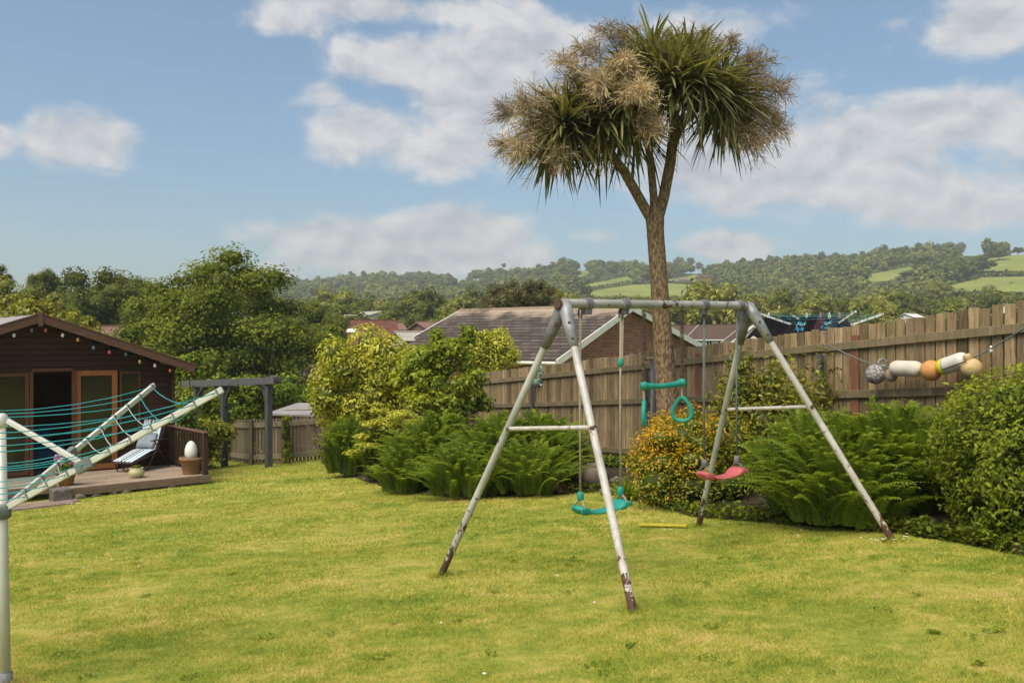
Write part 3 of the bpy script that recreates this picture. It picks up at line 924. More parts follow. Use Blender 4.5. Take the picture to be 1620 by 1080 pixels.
Z1 = Vector((0, 0, 1))
def dk(s, v, z): return C1 + CU * s + CV * v + Vector((0, 0, DECK_Z + z))
def build_deck():
    o = thing('deck', 'low weathered timber deck in front of the summerhouse', 'deck', dk(-2, .5, -.15))
    mb = MB()
    v = 0.0
    while v < 2.0:
        s0 = -2.62 if v < .55 else -6.2
        x = s0
        while x < -.05:
            e = min(0, x + random.uniform(1.6, 2.9))
            if -e < .5: e = 0
            mb.tint = random.uniform(.15, .9)
            mb.box(dk((x + e) / 2, v + .06, -.014), (e - x - .003, .114, .026), (CU, CV, Z1))
            x = e
        v += .12
    mb.build('deck_board', M['deck_wood'], o, bevel=.003)
    mb = MB()
    mb.tint = .5; mb.box(dk(-1.30, -.018, -.085), (2.66, .034, .115), (CU, CV, Z1))
    mb.tint = .6; mb.box(dk(-1.31, -.013, -.017), (2.68, .03, .030), (CU, CV, Z1))
    mb.tint = .45; mb.box(dk(.018, 1.0, -.085), (.034, 1.98, .115), (CU, CV, Z1))
    mb.tint = .5; mb.box(dk(-2.64, .27, -.085), (.034, .54, .115), (CU, CV, Z1))
    mb.tint = .5; mb.box(dk(-4.4, .53, -.085), (3.5, .034, .115), (CU, CV, Z1))
    mb.build('fascia_board', M['deck_side'], o, bevel=.003)
    for s in (-.2, -1.3, -2.4, -3.6, -4.8):
        for v in (.25, 1.2, 1.9):
            p = dk(s, v + (.5 if s < -2.6 and v < 1 else 0), -.14)
            zg = g1(p.x, p.y) - .05
            mb = MB(); mb.box((p.x, p.y, (p.z + zg) / 2), (.09, .09, max(p.z - zg, .03)))
            mb.build('joist_post', M['rail_wood'], o)
    # balustrade on the right side
    r = thing('deck_balustrade', 'dark timber balustrade along the right end of the deck', 'railing', dk(-.05, 1, 0))
    mb = MB()
    mb.tint = .6; mb.box(dk(-.06, .05, .40), (.10, .10, .82), (CU, CV, Z1)); mb.build('post', M['rail_wood'], r, bevel=.005)
    mb = MB(); mb.tint = .5; mb.box(dk(-.06, 1.93, .40), (.09, .09, .82), (CU, CV, Z1)); mb.build('post', M['rail_wood'], r, bevel=.005)
    mb = MB(); mb.tint = .9; mb.beam(dk(-.06, -.03, .83), dk(-.06, 2.0, .83), .115, .035); mb.build('handrail', M['barge_wood'], r, bevel=.006)
    mb = MB(); mb.tint = .5; mb.beam(dk(-.06, .10, .09), dk(-.06, 1.88, .09), .045, .06); mb.build('bottom_rail', M['rail_wood'], r, bevel=.004)
    mb = MB(); mb.tint = .5; mb.beam(dk(-.06, .10, .775), dk(-.06, 1.88, .775), .045, .06); mb.build('top_rail', M['rail_wood'], r, bevel=.004)
    for i in range(11):
        mb = MB(); mb.tint = random.random(); mb.box(dk(-.06, .24 + i * .152, .43), (.034, .034, .62), (CU, CV, Z1)); mb.build('baluster', M['rail_wood'], r)
    # rocks under the front edge
    g = np.random.default_rng(8)
    V0, F0 = ICO2
    words = ['flat grey rock under the deck edge beside the stone block', 'rounded brown rock second from the stone block under the deck',
             'low pale rock third along under the deck edge', 'squat rock fourth along below the deck fascia', 'broad rock under the middle of the deck edge, below the cream pot',
             'small dark rock under the deck edge right of the cream pot', 'long flat rock under the deck below the recliner',
             'pale rock near the far end of the deck edge below the egg pot']
    for i, wd in enumerate(words):
        s = -2.35 + i * .27 + g.normal() * .03
        p = dk(s, .03 + g.normal() * .04, 0); zz = g1(p.x, p.y)
        sc = np.array([g.uniform(.07, .15), g.uniform(.06, .10), g.uniform(.03, .065)]) * (1.05 - .05 * i)
        d = V0 / np.linalg.norm(V0, axis=1, keepdims=True)
        n = 1 + .16 * np.sin(d[:, 0] * 5 + i) * np.sin(d[:, 1] * 4 + 2 * i) + .12 * np.sin(d[:, 2] * 7 + i) + g.normal(0, .03, len(d))
        V = d * n[:, None] * sc
        V = np.stack([V[:, 0] * CU.x - V[:, 1] * CU.y, V[:, 0] * CU.y + V[:, 1] * CU.x, V[:, 2]], -1) + np.array([p.x, p.y, zz + sc[2] * .55])
        tag(link('rock', fast_mesh('rock', V, F0, np.full(len(V), g.uniform(.2, .9)), M['stone'])), wd, 'rock', 'rocks along the deck edge')
    # stone block and paving at the step
    p = G(92, 795); zb = g1(p.x, p.y)
    mb = MB(); mb.tint = .35; mb.box((p.x, p.y + .1, zb + .11), (.33, .30, .26), (CU, CV, Z1))
    tag(mb.build('stone_block', M['stone'], None, bevel=.035, seg=3), 'square weathered stone block at the left corner of the deck edge', 'stone')
    sl = [((-2.95, -.42), (.75, .62), 'reddish paving slab on the grass beside the stone block'), ((-3.62, -.30), (.55, .55), 'reddish paving slab left of the stone block behind the washing line'),
          ((-3.3, -.92), (1.1, .34), 'long paving slab nearest the lawn by the deck step')]
    for (s, v), (a, b), lab in sl:
        q = dk(s, v, 0); zz = g1(q.x, q.y)
        mb = MB(); mb.tint = random.uniform(.3, .8)
        tilt = (CU + Z1 * (-.058 * CU.y + .0627 * CU.x)).normalized(); t2 = (CV + Z1 * (-.058 * CV.y + .0627 * CV.x)).normalized()
        mb.box((q.x, q.y, zz + .012), (a, b, .05), (tilt, t2, tilt.cross(t2)))
        tag(mb.build('paving_slab', M['slab'], None, bevel=.008), lab, 'paving slab', 'paving slabs at the deck step')
build_deck()

def pot(name, label, c, prof, mat, soil_z, soil_r, soil=True):
    o = thing(name, label, 'plant pot', c)
    mb = MB(); mb.lathe(c, prof, 28, cap=True); mb.build('pot', M[mat], o, True)
    if soil:
        mb = MB(); mb.lathe(Vector(c), [(soil_r, soil_z - .02), (soil_r, soil_z)], 24); mb.build('soil', M['soil'], o)
    return o
def deck_pt(px, py):
    d = (EYE - DECK_Z) * FP / (py - 540)
    return Vector(((px - 810) / FP * d, d, DECK_Z))
def build_pots():
    c = deck_pt(303, 749)
    pot('terracotta_pot', 'tall terracotta pot on the deck corner holding a white egg', c,
        [(.10, .0), (.155, .0), (.165, .02), (.215, .27), (.235, .275), (.238, .33), (.212, .33), (.205, .28)], 'terracotta', .285, .2)
    mb = MB(); prof = []
    for i in range(19):
        a = -math.pi / 2 + math.pi * i / 18
        prof.append((max(.001, .122 * math.cos(a) * (1 - .12 * math.sin(a))), .20 * math.sin(a)))
    mb.lathe(c + Vector((-.01, 0, .285 + .17)), prof, 26)
    tag(mb.build('egg_ornament', M['egg'], None, True), 'large smooth white egg ornament standing in the terracotta pot', 'ornament')
    c = deck_pt(216, 755)
    o = pot('cream_pot', 'round cream glazed pot of low green cactus at the deck edge', c,
            [(.07, 0), (.09, 0), (.135, .05), (.148, .10), (.13, .15), (.118, .165), (.128, .19), (.112, .19), (.105, .165)], 'creampot', .16, .11)
    g = np.random.default_rng(4)
    me = crown_mesh(g, 'succulent', [[c.x, c.y, c.z + .19, .085, .085, .055]], 350, .035, M['scrub'], core=.8, aspect=.5); link('succulent', me, o)
    # flower pot on the left
    c = deck_pt(99, 769) + Vector((0, .12, 0)); 
    o = pot('flower_pot', 'terracotta pot of pink flowers at the left end of the deck', c,
            [(.09, 0), (.12, 0), (.165, .22), (.185, .22), (.188, .27), (.165, .27), (.155, .24)], 'terracotta', .25, .155)
    bl = [[c.x - .07, c.y, c.z + .50, .14, .13, .10], [c.x + .16, c.y, c.z + .42, .17, .12, .09], [c.x + .02, c.y - .03, c.z + .36, .17, .14, .10]]
    link('leaves', crown_mesh(g, 'leaves', bl[2:], 500, .05, M['fern'], core=.7), o)
    pos, d, k = blob_points(g, bl[:2], 420, .5)
    link('flowers', mesh_mixed('flowers', [leaves(g, pos, d, .055, .9, np.clip(g.normal(.55, .25, 420), 0, 1))], M['pink']), o)
    mb = MB(); mb.lathe(deck_pt(259, 733) + Vector((0, .15, .115)), [(max(.001, .115 * math.cos(a)), .115 * math.sin(a)) for a in np.linspace(-1.57, 1.57, 17)], 24)
    tag(mb.build('stone_ball', M['ball'], None, True), 'grey speckled stone ball on the deck behind the recliner', 'ornament')
    # dried plant in a low trough beside the egg pot, tall grass behind the rail
    c = deck_pt(322, 741); n = 60
    o = thing('dried_plant', 'dry straw coloured plant stems beside the egg pot', 'plant', c)
    V, F, T = sword(np.random.default_rng(9), np.tile(np.array(c), (n, 1)) + np.random.default_rng(2).normal(0, .03, (n, 3)) * [1, 1, 0], fan(np.random.default_rng(3), n, (35, 85)), .42, .018, .5)
    link('stems', fast_mesh('stems', V, F, T, M['drygrass']), o)
    c = onG(292, 19.6); n = 260
    gg = np.random.default_rng(13)
    o = thing('ornamental_grass', 'tall tawny grass clump behind the deck balustrade', 'grass clump', c)
    V, F, T = sword(gg, np.tile(np.array(c), (n, 1)) + gg.normal(0, .09, (n, 3)) * [1, 1, 0], fan(gg, n, (62, 88)), 1.15, .014, .25)
    link('blades', fast_mesh('blades', V, F, T, M['drygrass']), o)

def fan(g, n, el):
    a = g.uniform(0, 2 * math.pi, n); e = np.radians(g.uniform(el[0], el[1], n))
    return np.stack([np.cos(a) * np.cos(e), np.sin(a) * np.cos(e), np.sin(e)], -1)
def sword(g, base, dirs, length, width, droop, tint=None, st=(0, .3, .6, .85, 1.0), wd=(.55, 1, .9, .55, 0.02)):
    """strap leaves as bent ribbons"""
    n = len(base)
    L = length * g.uniform(.75, 1.15, n)
    side = np.cross(dirs, np.array([0, 0, 1.0])) + g.normal(0, .25, (n, 3))
    side -= dirs * np.sum(side * dirs, 1, keepdims=True)
    side /= np.maximum(np.linalg.norm(side, axis=1, keepdims=True), 1e-6)
    dr = droop * g.uniform(.5, 1.4, n)
    rows = []
    for t, q in zip(st, wd):
        p = base + dirs * (L * t)[:, None] + np.array([0, 0, -1.0]) * (L * dr * t ** 2.2)[:, None]
        rows += [p - side * (width * q * .5), p + side * (width * q * .5)]
    V = np.stack(rows, 1).reshape(-1, 3)
    m = len(st) * 2
    f = np.array([[2 * i, 2 * i + 1, 2 * i + 3, 2 * i + 2] for i in range(len(st) - 1)])
    F = (np.arange(n)[:, None, None] * m + f[None]).reshape(-1, 4)
    t = np.clip(g.normal(.5, .22, n), 0, 1) if tint is None else tint
    return V, F, np.repeat(t, m)
build_pots()

def stripes_mat():
    m = NT("striped_cushion")
    W, B, N_, S = (.72, .74, .75), (.33, .55, .68), (.035, .04, .075), (.42, .50, .58)
    st = [(0, N_), (.05, W), (.14, B), (.20, W), (.26, N_), (.29, W), (.36, S), (.40, N_), (.47, W), (.55, N_), (.59, B), (.66, W), (.74, B), (.80, S), (.84, W), (.94, N_)]
    return m.fin(m.ramp(m.attr(), st, 'CONSTANT'), .9, 0, .1)
def build_recliner():
    c = deck_pt(229, 741)
    f = Vector((-.27, -.96, 0)).normalized(); s = Vector((-f.y, f.x, 0))
    if s.x < 0: s = -s
    def q(a, b, z): return c + f * a + s * b + Vector((0, 0, z))
    o = thing('recliner', 'reclining garden chair with blue and white striped cushion on the deck', 'garden chair', c)
    mat = stripes_mat()
    def cushion(name, prof, th, m, half=.245, parent=None):
        V, F, T = [], [], []
        nb = 13
        k = len(prof)
        for side in (0, 1):
            for i, (a, z) in enumerate(prof):
                a2, z2 = prof[min(i + 1, k - 1)]; a1, z1 = prof[max(i - 1, 0)]
                nx, nz = -(z2 - z1), (a2 - a1); L = math.hypot(nx, nz)
                nx, nz = nx / L, nz / L
                if nz < 0 and abs(nz) > .3: nx, nz = -nx, -nz
                for j in range(nb):
                    b = -half + 2 * half * j / (nb - 1)
                    puff = th * (.55 + .45 * math.sin(math.pi * j / (nb - 1)) ** .5 * (.6 + .4 * abs(math.sin(i * 1.25))))
                    kk = puff * .5 * (1 if side else -1)
                    V.append(tuple(q(a + nx * kk, b, z + nz * kk))); T.append(j / (nb - 1) * .98 + .005)
        n1 = k * nb
        for side in (0, 1):
            for i in range(k - 1):
                for j in range(nb - 1):
                    a = side * n1 + i * nb + j
                    fc = (a, a + 1, a + nb + 1, a + nb); F.append(fc if side else fc[::-1])
        for i in range(k - 1):
            for j in (0, nb - 1):
                F.append((i * nb + j, (i + 1) * nb + j, n1 + (i + 1) * nb + j, n1 + i * nb + j))
        for i in (0, k - 1):
            for j in range(nb - 1):
                F.append((i * nb + j, i * nb + j + 1, n1 + i * nb + j + 1, n1 + i * nb + j))
        me = bpy.data.meshes.new(name); me.from_pydata(V, [], F); set_tint(me, T); me.materials.append(m)
        me.polygons.foreach_set("use_smooth", np.ones(len(me.polygons), bool))
        return link(name, me, parent or o)
    seatp = [(.66, .22), (.52, .25), (.38, .29), (.22, .335), (.08, .37), (-.04, .385)]
    backp = [(-.06, .40), (-.12, .52), (-.175, .64), (-.225, .76), (-.27, .88), (-.305, .985)]
    cushion('seat_cushion', seatp, .07, mat)
    cushion('backrest_cushion', backp, .075, mat)
    grey = simple("grey_pillow", (.33, .37, .42), (.24, .28, .34), 6, rough=.9)
    cushion('pillow', [(.0, .43), (-.035, .50), (-.075, .57), (-.115, .65), (-.15, .71)], .11, grey, .20)
    fr = M['rail_wood']
    mb = MB(); mb.tint = .5
    for b in (-.27, .27):
        mb.tube([q(.66, b, .215), q(-.02, b, .345)], .014, 8)
        mb.tube([q(-.05, b, .345), q(-.36, b, 1.02)], .014, 8)
    for a, z in ((.66, .215), (.25, .29), (-.03, .34), (-.36, 1.0)):
        mb.tube([q(a, -.27, z), q(a, .27, z)], .012, 8)
    mb.build('frame', fr, o, True)
    for b in (-.285, .285):
        mb = MB(); mb.tint = .5
        mb.tube([q(.30, b, .006), q(-.12, b, .58)], .014, 8); mb.build('leg', fr, o, True)
        mb = MB(); mb.tube([q(-.40, b, .006), q(.06, b, .58)], .014, 8); mb.build('leg', fr, o, True)
        mb = MB(); mb.beam(q(-.36, b, .59), q(.16, b, .60), .055, .022); mb.build('armrest', fr, o, bevel=.006)
        mb = MB(); mb.tube([q(.60, b * .9, .235), q(.50, b * .9, .006)], .013, 8); mb.build('leg', fr, o, True)
    # chair inside the summerhouse
    o2 = thing('armchair', 'dark blue armchair just inside the open summerhouse doorway', 'armchair', cab(-2.4, .9, .01))
    ax = (CU, CV, Z1)
    mb = MB(); mb.box(cab(-2.4, .9, .32), (.62, .6, .2), ax); mb.build('seat', M['blue'], o2, bevel=.05, seg=3)
    mb = MB(); mb.box(cab(-2.4, 1.24, .58), (.62, .16, .55), ax); mb.build('backrest', M['blue'], o2, bevel=.05, seg=3)
    for b in (-.36, .36):
        mb = MB(); mb.box(cab(-2.4 + b, .92, .36), (.12, .62, .42), ax); mb.build('arm', M['blue'], o2, bevel=.04, seg=3)
    for a in (-.28, .28):
        for b in (.65, 1.15):
            mb = MB(); mb.tube([cab(-2.4 + a, b, .012), cab(-2.4 + a, b, .23)], .02, 8); mb.build('leg', M['rail_wood'], o2)
build_recliner()

# ------------------------------------------------------------------ PERGOLA
def build_pergola():
    o = thing('pergola', 'grey painted timber pergola with curved braces beside the summerhouse', 'pergola', G(390, 738))
    pr = G(425, 739.5); pm = G(355, 737.5); pl = onG(311, 24.4)
    posts = [pl, pm, pr]
    d = (pr - pl); d.z = 0; d.normalize(); nn = Vector((-d.y, d.x, 0))
    def beamz(p):  # beam underside follows a straight line
        a = P(425, 608, pr.y).z; b = P(311, 612, pl.y).z
        t = (p - pr).dot(-d) / (pl - pr).dot(-d)
        return a + (b - a) * t
    for p in posts:
        mb = MB(); mb.tint = random.uniform(.3, .8)
        top = beamz(p) + .13
        ax = (d, nn, Z1)
        mb.box((p.x, p.y, (p.z - .05 + top) / 2), (.14, .14, top - p.z + .05), ax)
        mb.build('post', M['grey_wood'], o, bevel=.008)
    e0 = pl - d * .75; e1 = pr + d * .42
    for off in (-.095, .095):
        mb = MB(); mb.tint = random.uniform(.4, .9)
        a = e0 + nn * off; b = e1 + nn * off
        mb.beam((a.x, a.y, beamz(a) + .09), (b.x, b.y, beamz(b) + .09), .042, .17); mb.build('beam', M['grey_wood'], o, bevel=.006)
    mb = MB(); mb.tint = .7
    a = pr + d * .48 - nn * .03; mb.beam((a.x - .35 * d.x, a.y - .35 * d.y, beamz(pr) + .20), (a.x, a.y, beamz(pr) + .19), .05, .05)
    mb.build('capping', M['grey_wood'], o, bevel=.004)
    for p, sg in ((pr, -1), (pm, 1), (pm, -1), (pl, 1)):
        mb = MB(); mb.tint = random.uniform(.3, .8)
        R_ = .52
        pts = []
        for i in range(9):
            t = i / 8 * math.pi / 2
            x = .07 + R_ * (1 - math.cos(t)); z = -R_ * (1 - math.sin(t))
            pts.append(Vector((p.x, p.y, beamz(p) + z)) + d * sg * x)
        # square section curved brace
        for i in range(8):
            mb.beam(pts[i], pts[i + 1] + (pts[i + 1] - pts[i]) * .06, .055, .085, up=nn)
        mb.build('brace', M['grey_wood'], o)
build_pergola()

# ------------------------------------------------------------------ FENCES
def fence_boards(mb, a, b, ha, hb, pitch, bw, off, jag=.02, th=.018, back=False):
    """upright boards from a to b (ground points), standing off the line by the vector off"""
    L = math.hypot(b.x - a.x, b.y - a.y); n = max(1, int(L / pitch))
    u = Vector((b.x - a.x, b.y - a.y, 0)).normalized(); nn = Vector((-u.y, u.x, 0))
    for i in range(n):
        t = (i + .5) / n
        p = a.lerp(b, t) + off
        z0 = g1(p.x, p.y) + .03
        h = ha + (hb - ha) * t + random.uniform(-jag, jag)
        mb.tint = min(1, max(0, random.gauss(.5, .24)))
        tl = random.gauss(0, .004)
        w_ = bw * random.uniform(.93, 1.03)
        mb.box((p.x, p.y, z0 + h / 2), (w_, th, h), ((u + Z1 * tl).normalized(), nn, (Z1 - u * tl).normalized()))
        if back and i < n - 1:      # strip added behind each gap, toned dark so the gap reads shaded
            q_ = a.lerp(b, (i + 1) / n) + off * 1.75
            mb.tint = .15; mb.box((q_.x, q_.y, z0 + h * .48), (.05, .014, h * .95), (u, nn, Z1))
def build_fences():
    o = thing('long_fence', 'tall weathered board fence with three rails running along the right side of the garden', 'fence', FA)
    def at(d_): # point of the fence line at depth d_
        s = (d_ - FA.y) / FD.y; p = FA + FD * s; return Vector((p.x, p.y, g1(p.x, p.y)))
    posts = [26.3, 21.8, 17.0, 12.7, 8.3, 4.6]
    for i in range(5):
        a, b = at(posts[i]), at(posts[i + 1])
        mb = MB()
        if i == 3:
            c = a.lerp(b, .78)
            fence_boards(mb, a, c, 2.0, 2.03, .150, .137, -FN * .035, .016, back=True)
            fence_boards(mb, c, b, 2.11, 2.11, .150, .137, -FN * .035, .016, back=True)
        else:
            fence_boards(mb, a, b, 2.0, 2.0, .150, .137, -FN * .035, .016, back=True)
        mb.build('board_panel', M['fence_wood'], o, bevel=.003, seg=1)
        for hh in (1.77, 1.11, .14):
            mb = MB(); mb.tint = random.uniform(.4, .8)
            mb.beam(a + Vector((0, 0, hh)) + FD * .01, b + Vector((0, 0, hh + random.uniform(-.01, .01))) - FD * .01, .05, .105)
            mb.build('rail', M['fence_rail'], o, bevel=.006)
    for i, dd in enumerate(posts):
        p = at(dd) + FN * .075
        mb = MB(); mb.tint = .4
        mb.box((p.x, p.y, p.z + .82), (.075, .075, 1.72), (FD, FN, Z1)); mb.build('post', M['grey_wood'], o, bevel=.006)
    # odd reddish boards nailed over the face
    for px in (1103, 1351):
        p = fence_at(px); mb = MB(); mb.tint = .5
        mb.box(Vector((p.x, p.y, p.z + .97)) + -FN * .012, (.15, .012, 1.86), (FD, FN, Z1))
        mb.build('board', M['red_wood'], o)['label'] = 'reddish brown replacement board'
    # low fence at the bottom of the garden
    o = thing('low_fence', 'low pale picket board fence at the bottom of the lawn behind the pergola', 'fence', onG(430, 23))
    pts = [onG(333, 28.2), onG(398, 23.2), onG(449, 22.9), onG(519, 23.3), onG(652, 25.4)]
    for i in range(4):
        a, b = pts[i], pts[i + 1]
        nn = Vector((b.y - a.y, a.x - b.x, 0)).normalized()
        if nn.y > 0: nn = -nn
        mb = MB(); fence_boards(mb, a, b, 1.13, 1.12 + (.25 if i == 3 else 0), .088, .070, -nn * .03, .012, .014)
        mb.build('board_panel', M['pale_wood'], o)
        for hh in (.98, .16):
            mb = MB(); mb.tint = random.uniform(.5, .9)
            mb.beam(a + Z1 * (hh + .03), b + Z1 * (hh + .03 + (.22 if i == 3 else 0)), .04, .13); mb.build('rail', M['pale_wood'], o, bevel=.005)
    for i, p in enumerate(pts):
        mb = MB(); mb.tint = .3; mb.box((p.x, p.y - .06, p.z + .57), (.085, .085, 1.2)); mb.build('post', M['fence_rail'], o, bevel=.006)
    # sloping panel that steps down between the two fences
    o = thing('stepped_fence', 'short fence panel with a diagonal rail stepping down behind the light green tree', 'fence', onG(690, 26))
    a, b = onG(655, 25.6), onG(741, 26.6)
    nn = Vector((b.y - a.y, a.x - b.x, 0)).normalized(); nn = -nn if nn.y > 0 else nn
    mb = MB(); fence_boards(mb, a, b, 1.45, 1.95, .15, .1445, -nn * .035); mb.build('board_panel', M['fence_wood'], o, bevel=.003, seg=1)
    for (h0, h1) in ((1.1, 1.12), (1.25, 1.85), (.2, .2)):
        mb = MB(); mb.tint = .8; mb.beam(a + Z1 * h0, b + Z1 * h1, .045, .11); mb.build('rail', M['pale_wood'], o, bevel=.005)
    mb = MB(); mb.tint = .5; mb.box((a.x, a.y - .05, a.z + .8), (.10, .10, 1.65)); mb.build('post', M['fence_rail'], o, bevel=.006)
build_fences()

def build_buoys():
    def fp(px, py, off=.16):
        k = (px - 810) / FP
        o = FA + FN * off
        s = (k * o.y - o.x) / (FD.x - k * FD.y)
        return P(px, py, (o + FD * s).y)
    rp = [fp(1309, 545, .11), fp(1338, 559, .13), fp(1366, 571, .15), fp(1384, 577), fp(1412, 582), fp(1456, 584), fp(1474, 585), fp(1497, 579), fp(1527, 570), fp(1550, 561, .15), fp(1585, 541, .12), fp(1622, 518, .11), fp(1700, 470, .11)]
    mb = MB(); mb.tube(rp, .009, 7)
    tag(mb.build('buoy_rope', M['greyrope'], None, True), 'grey green rope sagging along the fence and carrying the old floats', 'rope')
    def ball(name, lab, px, py, rpx, mat, sq=1.0, axis=None):
        p = fp(px, py, .19); r = rpx * p.y / FP
        p = fp(px, py, .075 + r)
        mb = MB(); mb.lathe(p, [(max(.001, r * math.cos(a)), r * sq * math.sin(a)) for a in np.linspace(-1.57, 1.57, 19)], 26, axis)
        return mb.build(name, mat, None, True), p, r
    m = NT("netted_float"); wv = m.n("ShaderNodeTexVoronoi"); wv.inputs['Scale'].default_value = 34; m.l(m.pos((1, 1, 1.6)), wv.inputs['Vector'])
    col = m.ramp(wv.outputs['Distance'], [(.25, (.46, .43, .40)), (.6, (.14, .13, .12))]); m.bump(wv.outputs['Distance'], -.8, .01)
    netm = m.fin(col, .9)
    b, p, r = ball('netted_buoy', 'x', 1385, 592, 15.5, netm)
    g = np.random.default_rng(6)
    ob = thing('netted_buoy', 'grey net covered ball float, first on the rope by the reddish board', 'buoy', p, 'old floats on the fence rope')
    b.name = 'float'; b.parent = ob; b.matrix_parent_inverse = parent_inv(ob)
    mb = MB(); q0 = fp(1396, 574, .15)
    mb.tube([q0 + Vector((.05 * math.cos(t), 0, .045 * math.sin(t) + .0)) for t in np.linspace(0, 6.283, 15)], .018, 8); mb.build('knot', netm, ob, True)
    b, p, r = ball('stone_float', 'x', 1410, 593, 10, simple("brown_float", (.33, .25, .17), (.22, .16, .11), 9, rough=.8), 1.1)
    tag(b, 'small brown rounded float between the netted ball and the long white float', 'buoy', 'old floats on the fence rope')
    def cyl(name, lab, a, bb, r, mats):
        ax = (bb - a); L = ax.length; ax.normalize()
        o = thing(name, lab, 'buoy', (a + bb) / 2, 'old floats on the fence rope')
        cuts = [0] + [c for c, _ in mats]
        for i, (c, mt) in enumerate(mats):
            prof = []
            for t in np.linspace(cuts[i], c, 12):
                e = min(t, 1 - t) * L / r
                rr = r * (math.sqrt(max(0, 1 - (1 - min(e / .9, 1)) ** 2)) if e < .9 else 1)
                prof.append((max(rr, .002), t * L))
            mb = MB(); mb.lathe(a, prof, 24, ax); mb.build('float' if i == 0 else 'coloured_end' if c >= 1 else 'float', mt, o, True)
        return o
    wm = simple("worn_white_float", (.60, .54, .44), (.42, .37, .29), 7, rough=.7, lo=.25, hi=.5, bump=.2)
    cyl('white_buoy', 'long worn off-white cylindrical float speckled with wear', fp(1410, 582, .2), fp(1458, 584, .2), .098, [(1.0, wm)])
    b, p, r = ball('orange_buoy', 'x', 1473, 586, 16.5, simple("orange_float", (.62, .29, .095), (.50, .22, .07), 7, rough=.6))
    tag(b, 'round faded orange ball float in the middle of the rope', 'buoy', 'old floats on the fence rope')
    ym = simple("yellow_float", (.66, .62, .03), (.58, .54, .03), 5, rough=.5); w2 = simple("white_float", (.68, .65, .58), (.58, .54, .47), 4, rough=.5)
    o = cyl('yellow_white_buoy', 'white float with a bright yellow end, tilted up to the right', fp(1531, 567, .2), fp(1484, 583, .2), .098, [(.72, w2), (1.0, ym)])
    mb = MB(); a, bb = fp(1529, 571, .30), fp(1490, 585, .30); mb.tube([a, bb], .006, 6); mb.build('seam', M['black'], o)
    cm = simple("cream_float", (.58, .42, .20), (.46, .32, .14), 7, rough=.5)
    b, p, r = ball('cream_buoy', 'x', 1537, 582, 16, cm)
    ob = thing('cream_buoy', 'round cream coloured rubber float, last on the rope above the hedge', 'buoy', p, 'old floats on the fence rope')
    b.name = 'float'; b.parent = ob; b.matrix_parent_inverse = parent_inv(ob)
    mb = MB(); ax = Vector((-.35, 0, .93)).normalized(); mb.lathe(p + ax * r * .9, [(.05, -.01), (.038, .02), (.045, .05), (.03, .065)], 14, ax); mb.build('neck', cm, ob, True)
    mb = MB(); ee = []
    for t in np.linspace(0, 6.283, 33): ee.append(p + Vector((r * 1.01 * math.cos(t) * .9, -r * .3 * math.cos(t), r * 1.01 * math.sin(t))))
    mb.tube(ee, .005, 6, cap=False); mb.build('cord', M['black'], ob)
    # small white bulb hanging on the rope
    p = fp(1568, 553, .12); mb = MB(); mb.lathe(p, [(.004, -.035), (.02, -.025), (.022, 0), (.012, .02), (.010, .045)], 14)
    tag(mb.build('small_bulb', M['white'], None, True), 'tiny white bulb hanging from the rope right of the cream float', 'bulb')
    # wreath of pale net
    k = fence_at(850); c = P(850, 591, (fence_at(850) + FN * .13).y)
    g = np.random.default_rng(12); n = 900
    a = g.uniform(0, 6.283, n); rr = .20 + g.normal(0, .035, n); zt = g.normal(0, .035, n)
    pos = np.array(c)[None] + np.outer(np.cos(a) * rr, np.array(FD)) + np.outer(np.sin(a) * rr, [0, 0, 1]) + np.outer(zt, np.array(FN))
    # flattened on the fence
    V, F, T = leaves(g, pos, g.normal(size=(n, 3)), .075, .35, g.uniform(0, 1, n))
    tag(link('wreath', fast_mesh('wreath', V, F, T, M['net'])), 'pale green and white net wreath hung on the fence post', 'wreath')
    # pole with cross piece beside the palm trunk
    b0 = onG(1033, 16.1)
    o = thing('metal_pole', 'dark metal pole with a pale cross stick standing left of the palm trunk', 'pole', b0)
    top = P(1033, 571, 16.1)
    mb = MB(); mb.tube([b0 - Z1 * .05, top], .052, 14); mb.build('pole', simple("dark_metal", (.13, .13, .135), (.08, .08, .085), 6, rough=.5), o, True)
    mb = MB(); mb.tint = .8; mb.tube([P(1018, 568, 16.05), P(1041, 566, 16.05)], .028, 8); mb.build('cross_stick', M['pale_wood'], o)
    # wooden heart
    c = P(1030, 656, 15.95); pts = []
    for t in np.linspace(0, 2 * math.pi, 30)[:-1]:
        x = 16 * math.sin(t) ** 3; y = 13 * math.cos(t) - 5 * math.cos(2 * t) - 2 * math.cos(3 * t) - math.cos(4 * t)
        pts.append(c + Vector((x * .0042, 0, y * .0052)))
    o = thing('heart_ornament', 'small pale wooden heart hanging on the metal pole', 'ornament', c)
    mb = MB(); mb.slab(pts[::-1], (0, .02, 0)); mb.tint = .9; mb.build('heart', M['pale_wood'], o)
    mb = MB(); mb.tube([c + Vector((0, .01, .05)), P(1032, 630, 16.02)], .006, 6); mb.build('cord', M['rope'], o)
build_buoys()

